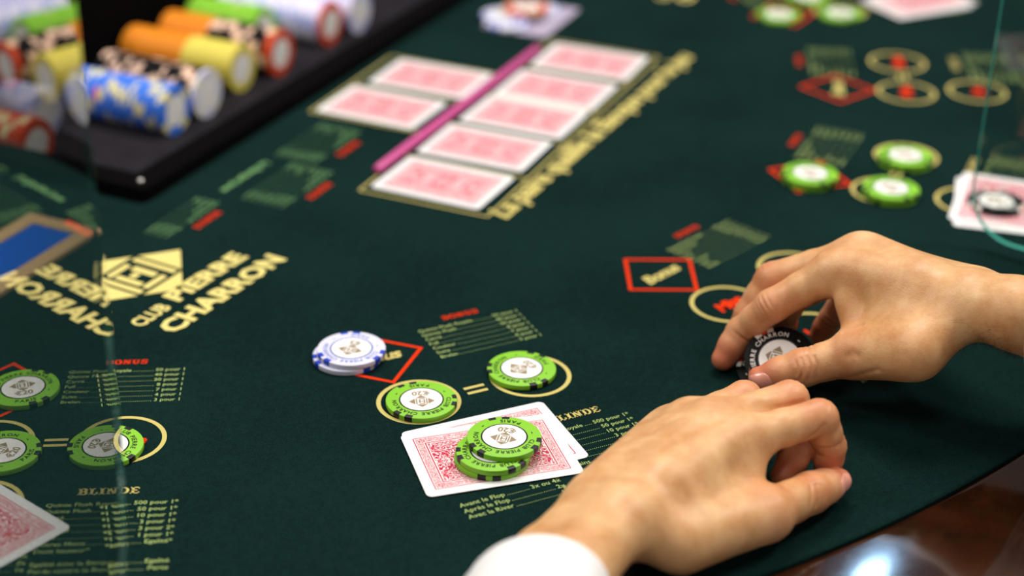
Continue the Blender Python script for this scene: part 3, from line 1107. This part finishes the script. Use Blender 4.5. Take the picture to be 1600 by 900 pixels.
# ------------------------------------------------------------------ the person: signed distances -> one skin surface
class Field:
    def __init__(self, lo, hi, h):
        self.lo = np.array(lo, float); self.h = h
        self.n = np.ceil((np.array(hi) - self.lo) / h).astype(int) + 1
        self.ax = [self.lo[i] + h * np.arange(self.n[i]) for i in range(3)]

    def new(self):
        return np.full(self.n, 60.0, np.float32)

    def sub(self, lo, hi):
        i0 = np.maximum(np.floor((np.array(lo) - self.lo) / self.h).astype(int), 0)
        i1 = np.minimum(np.ceil((np.array(hi) - self.lo) / self.h).astype(int) + 1, self.n)
        sl = tuple(slice(a, b_) for a, b_ in zip(i0, i1))
        X = self.ax[0][sl[0]][:, None, None]; Y = self.ax[1][sl[1]][None, :, None]; Z = self.ax[2][sl[2]][None, None, :]
        return sl, X, Y, Z


def smin(a, b_, k):
    hh = np.clip(0.5 + 0.5 * (b_ - a) / k, 0, 1)
    return b_ + (a - b_) * hh - k * hh * (1 - hh)


def cone(F, g, a, b_, ra, rb, k, flat=None, op='add', mg=16.0):
    """round cone from a to b smoothly joined into g; flat=(axis, factor) squashes across axis"""
    a = np.array(a, float); b_ = np.array(b_, float)
    m_ = max(ra, rb) + mg
    sl, X, Y, Z = F.sub(np.minimum(a, b_) - m_, np.maximum(a, b_) + m_)
    if 0 in [s.stop - s.start for s in sl] or any(s.stop <= s.start for s in sl):
        return
    ab = b_ - a
    L2 = max(float(ab @ ab), 1e-6)
    px, py, pz = X - a[0], Y - a[1], Z - a[2]
    t = np.clip((px * ab[0] + py * ab[1] + pz * ab[2]) / L2, 0, 1)
    qx, qy, qz = px - ab[0] * t, py - ab[1] * t, pz - ab[2] * t
    d2 = qx * qx + qy * qy + qz * qz
    if flat is not None:
        ax, fc = np.array(flat[0], float), flat[1]
        ax = ax / np.linalg.norm(ax)
        c = qx * ax[0] + qy * ax[1] + qz * ax[2]
        d2 = d2 + c * c * (1.0 / fc ** 2 - 1.0)
    d = (np.sqrt(d2) - (ra + (rb - ra) * t)).astype(np.float32)
    if flat is not None:
        d *= flat[1] ** 0.5
    if op == 'add':
        g[sl] = smin(g[sl], d, k)
    else:
        g[sl] = -smin(-g[sl], d, k)


def dent(F, g, c, axis, depth, wd, rad):
    """a shallow crease in the plane through c across axis, fading out at rad; depth<0 makes a bump"""
    c = np.array(c, float)
    axis = np.array(axis, float); axis /= np.linalg.norm(axis)
    sl, X, Y, Z = F.sub(c - rad, c + rad)
    px, py, pz = X - c[0], Y - c[1], Z - c[2]
    hgt = px * axis[0] + py * axis[1] + pz * axis[2]
    r2 = px * px + py * py + pz * pz
    fade = np.clip(1 - r2 / rad ** 2, 0, 1) ** 2
    g[sl] += (depth * np.exp(-(hgt / wd) ** 2) * fade).astype(np.float32)


def surface_nets(F, g):
    s = g < 0
    n0, n1, n2 = g.shape
    cells = np.zeros((n0 - 1, n1 - 1, n2 - 1), np.int16)
    acc = np.zeros((n0 - 1, n1 - 1, n2 - 1, 3), np.float32)
    cnt = np.zeros((n0 - 1, n1 - 1, n2 - 1), np.float32)
    corners = [(i, j, k) for i in (0, 1) for j in (0, 1) for k in (0, 1)]
    mixed = np.zeros(cnt.shape, np.int8)
    for (i, j, k) in corners:
        mixed += s[i:n0 - 1 + i, j:n1 - 1 + j, k:n2 - 1 + k]
    act = (mixed > 0) & (mixed < 8)
    ii = np.argwhere(act)
    idx = -np.ones(cnt.shape, np.int64)
    idx[act] = np.arange(len(ii))
    val = {c: g[ii[:, 0] + c[0], ii[:, 1] + c[1], ii[:, 2] + c[2]] for c in corners}
    P = np.zeros((len(ii), 3)); W = np.zeros(len(ii))
    for c in corners:
        for ax in range(3):
            if c[ax] == 0:
                e = list(c); e[ax] = 1; e = tuple(e)
                a_, b_ = val[c], val[e]
                cr_ = (a_ < 0) != (b_ < 0)
                den = np.where(cr_, a_ - b_, 1.0)
                t = np.where(cr_, a_ / den, 0)
                q = np.tile(np.array(c, float), (len(ii), 1)); q[:, ax] = t
                P[cr_] += q[cr_]; W[cr_] += 1
    P = (P / W[:, None] + ii) * F.h + F.lo
    quads = []
    for ax in range(3):
        o1, o2 = [(1, 2), (2, 0), (0, 1)][ax]
        d = [0, 0, 0]; d[ax] = 1
        A = s[:-1, :-1, :-1]
        B = s[d[0]:n0 - 1 + d[0], d[1]:n1 - 1 + d[1], d[2]:n2 - 1 + d[2]]
        e = np.argwhere(A != B)
        e = e[(e[:, o1] > 0) & (e[:, o2] > 0)]
        u1_ = np.zeros(3, int); u1_[o1] = 1
        u2_ = np.zeros(3, int); u2_[o2] = 1
        q = np.stack([idx[tuple((e - u1_ - u2_).T)], idx[tuple((e - u2_).T)], idx[tuple(e.T)], idx[tuple((e - u1_).T)]], 1)
        ins = A[tuple(e.T)]
        q[~ins] = q[~ins][:, ::-1]
        quads.append(q)
    Q = np.concatenate(quads)
    Q = Q[(Q >= 0).all(1)]
    return P, Q


def relax(P, Q, it=3, lam=0.5):
    E = np.concatenate([Q[:, [0, 1]], Q[:, [1, 2]], Q[:, [2, 3]], Q[:, [3, 0]]])
    E = np.concatenate([E, E[:, ::-1]])
    deg = np.bincount(E[:, 0], minlength=len(P)).astype(float)
    for k in range(it):
        for l_ in (lam, -lam * 1.04):
            S = np.stack([np.bincount(E[:, 0], weights=P[E[:, 1], c], minlength=len(P)) for c in range(3)], 1)
            P = P + l_ * (S / deg[:, None] - P)
    return P


def nrm(v):
    v = np.array(v, float)
    return v / np.linalg.norm(v)


FR = dict(I=(11.0, 9.9, 8.5, 7.0), M=(11.4, 10.1, 8.6, 7.1), N=(10.6, 9.5, 8.0, 6.7), L=(9.4, 8.3, 7.0, 5.9), T=(13.0, 11.3, 10.1, 7.9))


def hit(F, g, px, py):
    """first point of the surface along the line of sight of a photograph pixel"""
    a, b_ = at(px, py, 110.0), at(px, py, 0.0)
    d = nrm(b_ - a); L = np.linalg.norm(b_ - a)
    t = 0.0
    while t < L:
        p = a + d * t
        if np.all(p > F.lo + F.h) and np.all(p < F.lo + F.h * (F.n - 2)):
            v = sample(F, g, p)
            if v < 0.05:
                return p
            t += max(0.2, min(v * 0.8, 3.0))
        else:
            t += 1.0
    return None


def crease(F, g, pts, depth, wd):
    if len(pts) < 2:
        return
    pts = [np.array(p) for p in pts]
    lo = np.min(pts, 0) - 4 * wd; hi = np.max(pts, 0) + 4 * wd
    sl, X, Y, Z = F.sub(lo, hi)
    best = None
    for a, b_ in zip(pts, pts[1:]):
        ab = b_ - a; L2 = max(float(ab @ ab), 1e-6)
        px, py, pz = X - a[0], Y - a[1], Z - a[2]
        t = np.clip((px * ab[0] + py * ab[1] + pz * ab[2]) / L2, 0, 1)
        d2 = (px - ab[0] * t) ** 2 + (py - ab[1] * t) ** 2 + (pz - ab[2] * t) ** 2
        best = d2 if best is None else np.minimum(best, d2)
    g[sl] += (depth * np.exp(-best / wd ** 2)).astype(np.float32)


def sample(F, g, p):
    q = (np.asarray(p) - F.lo) / F.h
    i = np.clip(np.floor(q).astype(int), 0, np.array(g.shape) - 2)
    f = q - i
    r = 0
    for c in [(a, b_, c_) for a in (0, 1) for b_ in (0, 1) for c_ in (0, 1)]:
        wgt = np.prod([f[k] if c[k] else 1 - f[k] for k in range(3)])
        r += wgt * g[i[0] + c[0], i[1] + c[1], i[2] + c[2]]
    return float(r)


def blur(g, r, it):
    for _ in range(it):
        for ax in range(3):
            pad = [(0, 0)] * 3; pad[ax] = (r + 1, r)
            c = np.cumsum(np.pad(g, pad, mode='edge').astype(np.float64), axis=ax)
            n = g.shape[ax]
            hi = np.take(c, range(2 * r + 1, 2 * r + 1 + n), axis=ax)
            lo = np.take(c, range(0, n), axis=ax)
            g = ((hi - lo) / (2 * r + 1)).astype(np.float32)
    return g


def hand_field(J, side, h=0.75):
    """J: joints (mm). fingers I M N L (index, middle, ring, little) of four points, thumb T of four, wrist, fore (list)"""
    pts = np.array([p for k in 'IMNLT' for p in J[k]] + [J['wrist']] + list(J['fore']))
    F = Field(pts.min(0) - 30, pts.max(0) + 30, h)
    along = nrm(J['M'][0] - J['wrist'])
    across = J['L'][0] - J['I'][0]
    across = nrm(across - along * (across @ along))
    up = np.cross(along, across) * side
    up = nrm(up)
    w_ = np.array(J['wrist'])
    palm = F.new()
    # carpal block and metacarpals
    offs = dict(I=-13.5, M=-4.5, N=5.0, L=13.0)
    for k in 'IMNL':
        base = w_ + across * offs[k] + along * 6
        r1 = dict(I=11.6, M=11.8, N=11.2, L=10.2)[k]
        head = J[k][0] - up * 1.0
        cone(F, palm, base, head, 13.5, r1, 12.0)
        cone(F, palm, base - up * 3 + along * 25, head - up * 6 - along * 6, 11, 9.5, 8.0)
    # flesh between knuckles
    cone(F, palm, (J['I'][0] + J['M'][0]) / 2 - up * 3 - along * 4, (J['N'][0] + J['L'][0]) / 2 - up * 3 - along * 4, 9.5, 8.5, 6.0)
    # heel of the hand, thenar and hypothenar
    cone(F, palm, w_ + across * 14 - up * 6 + along * 12, J['L'][0] - up * 7 - along * 14, 13.5, 10.5, 8.0)
    cone(F, palm, J['T'][0], J['T'][1], 14.5, FR['T'][0] + 0.4, 10.0)
    cone(F, palm, w_ - across * 10, J['T'][0], 16, 14.5, 10.0)
    # web between thumb and index
    mid_i = J['I'][0] * 0.55 + (w_ - across * 13) * 0.45
    t05 = J['T'][0] * 0.35 + J['T'][1] * 0.65
    cone(F, palm, mid_i - up * 3, t05, 10.0, 9.5, 9.0)
    mid_i2 = J['I'][0] * 0.35 + (w_ - across * 13) * 0.65
    t02 = J['T'][0] * 0.7 + J['T'][1] * 0.3
    cone(F, palm, mid_i2 - up * 4, t02, 12.0, 12.0, 9.0)
    # wrist and forearm: flat oval
    prev = w_
    pr = (17.9, 10.0)
    for q, (r2, o2) in zip(J['fore'], J['fore_r']):
        for sg in (-1, 1):
            cone(F, palm, prev + across * sg * pr[1], np.array(q) + across * sg * o2, pr[0], r2, 8.0)
        prev, pr = np.array(q), (r2, o2)
    for w2, x_, r_ in J.get('web', []):
        cone(F, palm, w2, x_, r_[0], r_[1], 7.0)
    palm = blur(palm, int(round(3.0 / h)), 3)
    # tendons and knuckles on the back
    for k in 'IMNL':
        kb = w_ + across * offs[k] * 0.55 + along * 24 + up * 9.5
        kt = J[k][0] + up * (FR[k][0] - 3.4) - along * 5
        cone(F, palm, kb, kt, 1.6, 2.4, 6.0)
        cone(F, palm, J[k][0] + up * 2.4, J[k][0] + up * 2.4 + nrm(J[k][1] - J[k][0]) * 3, FR[k][0] - 1.9, FR[k][0] - 2.6, 6.0)
    # thumb knuckle
    # fingers
    fing = F.new()
    for k in 'IMNLT':
        p, r = J[k], FR[k]
        g = F.new()
        if k == 'T':
            tn = J.get('thumb_n', up)
            cone(F, g, p[0], p[1], 12.5, r[0], 3.0)
            m12 = p[1] * 0.45 + p[2] * 0.55
            cone(F, g, p[1], m12, r[0], r[1] - 0.9, 4.0)
            cone(F, g, m12, p[2], r[1] - 0.9, r[1] + 0.1, 4.0)
            md = p[2] * 0.5 + p[3] * 0.5
            cone(F, g, p[2], md, r[1] - 0.2, r[2] + 0.3, 3.0, flat=(tn, 0.88))
            cone(F, g, md, p[3], r[2] + 0.3, r[3], 3.0, flat=(tn, 0.86))
        else:
            for a in range(3):
                m_ = (p[a] + p[a + 1]) / 2
                rm_ = (r[a] + r[a + 1]) / 2 - (0.55, 0.35, -0.25)[a]
                cone(F, g, p[a], m_, r[a], rm_, 2.5)
                cone(F, g, m_, p[a + 1], rm_, r[a + 1], 2.5)
        # creases: extensor wrinkles are shallow, flexor folds deeper
        for a in (1, 2):
            d1, d2 = nrm(p[a] - p[a - 1]), nrm(p[min(a + 1, 3)] - p[a])
            ax_ = nrm(d1 + d2)
            bend = nrm(d2 - d1) if np.linalg.norm(d2 - d1) > 0.05 else up
            rr = r[a]
            if k == 'T' and a == 1:
                continue
            dent(F, g, p[a] + bend * rr, ax_, 1.1, 0.9, rr * 1.3)
            for off, dp in ((-3.0, 0.5), (0.0, 0.75), (3.0, 0.5), (5.4, 0.3)):
                dent(F, g, p[a] - bend * rr + ax_ * off, ax_, dp, 0.65, rr * 0.95)
        fing = smin(fing, g, 1.2) if k != 'T' else smin(fing, g, 0.8)
    out = smin(palm, fing, 6.5)
    for c, axd, dp, wd, rad in J.get('dents', []):
        dent(F, out, c, axd, dp, wd, rad)
    for line, dp, wd in J.get('creases', []):
        pts_ = [q for q in (hit(F, out, x_, y_) for x_, y_ in line) if q is not None]
        crease(F, out, pts_, dp, wd)
    # resting on the cloth: nothing sinks into it
    Z = F.ax[2][None, None, :]
    out = np.maximum(out, (0.45 - Z).astype(np.float32))
    F.up, F.along, F.across = up, along, across
    return F, out


def A(px, py, z):
    return at(px, py, z)


def shift(p, *d):
    return np.array(p) + np.array(d)


# right hand (upper in the photograph), pinching the black chip
RI = [A(1297, 426, 67), A(1206, 478, 45), A(1157, 518, 24), A(1130, 561, 8.5)]
RM = [A(1337, 399, 71), A(1206, 436, 49), A(1169, 490, 27), A(1152, 535, 9.5)]
RW = A(1531, 476, 70)
RN0 = shift(RM[0], 13, 15, -14); RL0 = shift(RN0, 10, 12, -18)
RN = [RN0, A(1242, 462, 44), A(1226, 492, 24), A(1226, 512, 9)]
RL = [RL0, A(1322, 462, 36), A(1298, 497, 22), A(1279, 524, 9)]
RT = [A(1430, 550, 52), A(1336, 553, 38), A(1255, 574, 27), A(1190, 591, 17.5)]
CR_R = [([(1306, 521), (1318, 518), (1332, 512), (1346, 508)], 1.5, 1.3),
        ([(1252, 560), (1255, 572), (1254, 584), (1250, 594)], 0.9, 0.8), ([(1261, 557), (1265, 570), (1266, 582), (1263, 594)], 1.0, 0.85), ([(1271, 556), (1276, 568), (1277, 580), (1275, 592)], 0.8, 0.8), ([(1243, 563), (1246, 574), (1244, 586)], 0.6, 0.7),
        ([(1325, 556), (1333, 552), (1340, 556)], 0.7, 2.2), ([(1330, 590), (1350, 584), (1372, 578)], 0.6, 1.6)]
CR_L = [([(1266, 758), (1268, 770), (1268, 782), (1264, 794)], 0.7, 0.8), ([(1275, 757), (1279, 768), (1279, 780), (1276, 790)], 0.9, 0.85), ([(1284, 757), (1288, 767), (1288, 778)], 0.5, 0.8),
        ([(1204, 638), (1220, 636), (1238, 632), (1256, 628)], 1.0, 1.2), ([(1266, 692), (1280, 700), (1296, 700), (1312, 694)], 0.9, 0.8), ([(1264, 684), (1276, 676), (1288, 664)], 0.9, 1.0),
        ([(1020, 672), (1050, 655), (1080, 642)], 0.7, 3.0), ([(1160, 640), (1185, 634), (1203, 638)], 1.3, 4.0), ([(1050, 690), (1090, 668), (1120, 655)], 0.6, 4.0)]
JR = dict(I=RI, M=RM, N=RN, L=RL, T=RT, creases=CR_R, wrist=RW, web=[(A(1327, 470, 58), A(1346, 532, 42), (9.5, 9.0))], fore=[A(1600, 492, 73), A(1672, 528, 66)], fore_r=[(19.6, 11.5), (19, 9)])
# left hand (lower), curled on the cloth around a chip
LI = [A(1168, 684, 41), A(1280, 653, 44), A(1297, 697, 25), A(1292, 733, 10)]
LM = [A(1122, 660, 42), A(1234, 624, 43), A(1254, 690, 23), A(1224, 744, 9)]
LW = A(945, 812, 31)
LN0 = shift(LM[0], -10, 15, -9); LL0 = shift(LN0, -5, 13, -13)
LN = [LN0, A(1163, 622, 35), A(1185, 665, 18), A(1170, 700, 9)]
LL = [LL0, A(1108, 645, 22), A(1120, 660, 14), A(1120, 690, 8)]
LT = [A(1062, 845, 22), A(1196, 803, 19), A(1266, 770, 15), A(1307, 752, 12)]
JL = dict(I=LI, M=LM, N=LN, L=LL, T=LT, creases=CR_L, wrist=LW, web=[(A(1172, 706, 34), A(1160, 782, 20), (10, 9.5)), (A(1150, 720, 34), A(1140, 788, 22), (12, 12))], fore=[A(876, 886, 32), A(812, 1030, 37)], fore_r=[(18.0, 10.5), (18, 9)])

person_v, person_f, rosy = [], [], []
fields = {}
for nm, J, side in (('right', JR, 1), ('left', JL, -1)):
    for k in 'IMNLT':
        J[k] = [np.array(p) for p in J[k]]
    F, g = hand_field(J, side)
    P, Q = surface_nets(F, g)
    P = relax(P, Q, 3, 0.5)
    fields[nm] = (F, g)
    ro = np.zeros(len(P))
    for k in 'IMNLT':
        for jn, rad, am in ((3, 15, 0.85), (2, 14, 0.50), (1, 15, 0.45), (0, 16, 0.15)):
            if k == 'T' and jn == 0:
                continue
            d = np.linalg.norm(P - J[k][jn], axis=1)
            ro = np.maximum(ro, am * np.clip(1.6 - d / rad, 0, 1))
    rosy.append(ro)
    person_f.append(Q + sum(len(p) for p in person_v))
    person_v.append(P)
PV = np.concatenate(person_v); PF = np.concatenate(person_f); RO_ = np.concatenate(rosy)
me = bpy.data.meshes.new('person')
me.from_pydata((PV * MM).tolist(), [], PF.tolist())
me.materials.append(M['skin'])
me.polygons.foreach_set('use_smooth', [True] * len(me.polygons))
atb = me.attributes.new('rosy', 'FLOAT', 'POINT')
atb.data.foreach_set('value', RO_.astype(np.float32))
me.update()
person = bpy.data.objects.new('person', me)
COL.objects.link(person)
tag(person, 'person in a white shirt, bare hands on the felt handling chips', 'person')


# thumb nails laid on the surface
def nail(nm, base, tip, out_dir, wd, ln, lbl):
    F, g = fields[nm]
    ax = nrm(tip - base)
    od = np.array(out_dir, float); od = nrm(od - ax * (od @ ax))
    sd = np.cross(ax, od)
    c0 = np.array(tip)
    nb = MB()
    nu, nv = 15, 13
    grid = []
    for iv in range(nv):
        for iu in range(nu):
            a = (iu / (nu - 1)) * 2 - 1
            b_ = (iv / (nv - 1)) * 2 - 1
            # superellipse outline
            sc = (1 - abs(b_) ** 4 * 0.42)
            x = a * wd / 2 * sc
            y = b_ * ln / 2 + 0.12 * ln * (1 - a * a) * (1 if b_ > 0 else -0.6) * abs(b_)
            p = c0 + sd * x + ax * y + od * 16
            for _ in range(60):
                d = sample(F, g, p)
                if d < 0.03: break
                p = p - od * max(min(d, 1.0), 0.05)
            edge = max(abs(a), abs(b_))
            p = p + od * (0.42 - 0.55 * edge ** 6)
            grid.append(p)
    fs = [(j * nu + i, j * nu + i + 1, (j + 1) * nu + i + 1, (j + 1) * nu + i) for j in range(nv - 1) for i in range(nu - 1)]
    nb.add(grid, fs)
    o = nb.build('thumbnail', M['nail'], person, smooth=True)
    o['label'] = lbl
    return o


camp = np.array([0, 0, CAM_H])
nail('right', RT[2], RT[3] + nrm(RT[3] - RT[2]) * 0.5, nrm(camp - RT[3]) * 0.75 + np.array([0.25, -0.35, -0.1]), 11.5, 13.0, 'pale pink thumbnail')
nail('left', LT[2], LT[3] + nrm(LT[3] - LT[2]) * -3.0, np.array([0.62, -0.74, 0.30]), 11.5, 13.5, 'pale pink thumbnail')


# ------------------------------------------------------------------ shirt: sleeves with cuffs, and the torso they belong to
def tube(path, radii, across, k=40, seg=None):
    rings = []
    for i, (p, (ra, rb)) in enumerate(zip(path, radii)):
        p = np.array(p, float)
        d = nrm(np.array(path[min(i + 1, len(path) - 1)]) - np.array(path[max(i - 1, 0)]))
        a = nrm(np.array(across) - d * (np.array(across) @ d))
        b_ = np.cross(d, a)
        rings.append([tuple(p + a * ra * math.cos(t) + b_ * rb * math.sin(t)) for t in np.linspace(0, 2 * math.pi, k, endpoint=False)])
    return rings


def spline(pts, n):
    pts = [np.array(p, float) for p in pts]
    P = [2 * pts[0] - pts[1]] + pts + [2 * pts[-1] - pts[-2]]
    out = []
    for i in range(1, len(P) - 2):
        for t in np.linspace(0, 1, n, endpoint=False):
            out.append(0.5 * ((2 * P[i]) + (P[i + 1] - P[i - 1]) * t + (2 * P[i - 1] - 5 * P[i] + 4 * P[i + 1] - P[i + 2]) * t * t + (3 * P[i] - P[i - 1] - 3 * P[i + 1] + P[i + 2]) * t ** 3))
    out.append(pts[-1])
    return out


SHL, SHR = np.array([330.0, 375.0, 205.0]), np.array([610.0, 590.0, 215.0])
ELL, ELR = np.array([5.0, 485.0, 52.0]), np.array([470.0, 700.0, 74.0])


def sleeve(cuff_p, arm_p, elbow, shoulder, across, r0, name):
    mb = MB()
    path = spline([cuff_p, arm_p, elbow, shoulder], 14)
    n = len(path)
    rad = []
    for i in range(n):
        t = i / (n - 1)
        base = r0[0] + (48 - r0[0]) * t
        wob = 1.0 + 0.035 * math.sin(i * 1.7) + 0.02 * math.sin(i * 3.1 + 1)
        rad.append((base * wob, (r0[1] + (46 - r0[1]) * t) * wob))
    # cuff: folded edge, inner wall first
    d0 = nrm(path[1] - path[0])
    pin = [path[0] + d0 * 14, path[0] + d0 * 1.0, path[0], path[0] + d0 * 0.8]
    rin = [(r0[0] - 2.2, r0[1] - 2.2), (r0[0] - 2.0, r0[1] - 2.0), (r0[0] - 1.0, r0[1] - 1.0), (r0[0], r0[1])]
    allp = pin + path[1:]
    allr = rin + rad[1:]
    rings = []
    a = np.array(across, float)
    for i, (p, (ra, rb)) in enumerate(zip(allp, allr)):
        if i < 4: d = d0
        else:
            j = i - 3
            d = nrm(path[min(j + 1, n - 1)] - path[max(j - 1, 0)])
        a = nrm(a - d * (a @ d))
        b_ = np.cross(d, a)
        rings.append([tuple(p + a * ra * math.cos(t) + b_ * rb * math.sin(t)) for t in np.linspace(0, 2 * math.pi, 48, endpoint=False)])
    mb.loft(rings, cap0=False, cap1=True)
    return mb


acL, acR = fields['left'][0].across, fields['right'][0].across
shirt = MB()
sl = sleeve(A(842, 920, 33), A(810, 1035, 37), ELL, SHL, acL, (34, 29), 'l')
shirt.add(sl.v, sl.f)
sr = sleeve(A(1658, 540, 62), A(1750, 560, 66), ELR, SHR, acR, (40, 36), 'r')
shirt.add(sr.v, sr.f)
# torso leaning over the rail, behind and to the right of the camera's view
ctr = (SHL + SHR) / 2
sdir = nrm(SHR - SHL); bdir = nrm(np.array([sdir[1], -sdir[0], 0]))
trs = []
for z, wx, wy, back in ((-330, 165, 115, 70), (-150, 172, 118, 62), (20, 182, 120, 48), (120, 192, 116, 34), (200, 188, 98, 20), (245, 140, 78, 12), (270, 82, 58, 6), (285, 62, 54, 2)):
    c = ctr + bdir * (60 + back); c = np.array([c[0], c[1], z])
    trs.append([tuple(c + sdir * wx * math.cos(t) + np.array([0, 0, 1.0]) * 0 + (-bdir) * -wy * math.sin(t)) for t in np.linspace(0, 2 * math.pi, 48, endpoint=False)])
shirt.loft(trs)
so = shirt.build('white_shirt', M['shirt'], person, smooth=True)

# short dark hairs on the forearms
hm = MB()
rs = np.random.RandomState(4)
for nm, J, cnt in (('right', JR, 720), ('left', JL, 240)):
    F, g = fields[nm]
    w_, q = np.array(J['wrist']), np.array(J['fore'][0])
    alo = nrm(q - w_)
    made = 0
    while made < cnt:
        t = rs.uniform(-0.5, 1.3) if rs.rand() < 0.4 else rs.uniform(0.1, 1.3)
        ang_ = rs.uniform(-1.3, 0.9) if nm == 'right' else rs.uniform(-1.2, 1.2)
        dirv = F.up * math.cos(ang_) + F.across * math.sin(ang_)
        p = w_ + (q - w_) * t + dirv * 33
        ok = False
        for _ in range(80):
            d = sample(F, g, p)
            if d < 0.05: ok = True; break
            p = p - dirv * max(min(d, 1.5), 0.05)
        made += 1
        if not ok: continue
        ln = rs.uniform(4, 8)
        hd = nrm(-alo * 0.3 * rs.uniform(-1, 1.2) + F.across * rs.uniform(-0.9, 1.0) + dirv * 0.25)
        sdv = nrm(np.cross(hd, dirv)) * 0.042
        pts = [p + hd * ln * s + dirv * (0.6 * math.sin(s * 3.0)) for s in (0, 0.33, 0.66, 1.0)]
        vs = []
        for i, pp in enumerate(pts):
            k_ = (1, 0.9, 0.7, 0.2)[i]
            vs += [pp - sdv * k_, pp + sdv * k_, pp + dirv * 0.05 * k_]
        fs = []
        for i in range(3):
            for a_, b_ in ((0, 1), (1, 2), (2, 0)):
                fs.append((i * 3 + a_, i * 3 + b_, i * 3 + 3 + b_, i * 3 + 3 + a_))
        hm.add(vs, fs)
ho = hm.build('arm_hair', M['hair'], person)
ho['kind'] = 'stuff'

# ------------------------------------------------------------------ chips in the hands
c_ = chip('black', 0, 0, 0, 0, 'tilted black chip pinched between thumb and forefinger of the upper hand', 'black chips')
p = A(1218, 560, 19.5)
vdir = nrm(camp - p)
hv = nrm(np.array([vdir[0], vdir[1], 0]))
nn = nrm(hv * math.cos(R_(54)) + np.array([0, 0, 1]) * math.sin(R_(54)) + np.array([-0.10, 0, 0]))
up_ = nrm(np.array([0, 0, 1.0]) - nn * nn[2]); rt_ = np.cross(up_, nn)
rot = Matrix((tuple(rt_), tuple(up_), tuple(nn))).transposed().to_4x4()
pc = p - nn * CTK
c_.matrix_world = Matrix.Translation(pc * MM) @ rot @ Matrix.Rotation(R_(85), 4, 'Z')
p2 = A(1205, 572, 8.5)
c2 = chip('black', 0, 0, 0, 0, 'black chip half hidden under the tilted one at the thumb tip', 'black chips')
n2_ = nrm(hv * math.cos(R_(74)) + np.array([0, 0, 1]) * math.sin(R_(74)) + np.array([-0.12, 0, 0]))
u2 = nrm(np.array([0, 0, 1.0]) - n2_ * n2_[2]); r2 = np.cross(u2, n2_)
c2.matrix_world = Matrix.Translation((p2 - n2_ * CTK) * MM) @ Matrix((tuple(r2), tuple(u2), tuple(n2_))).transposed().to_4x4() @ Matrix.Rotation(R_(20), 4, 'Z')
chip_px('green', 1150, 778, 0.3, 40, 'green chip almost hidden under the lower hand beside the thumb', 'green chips under the hand')
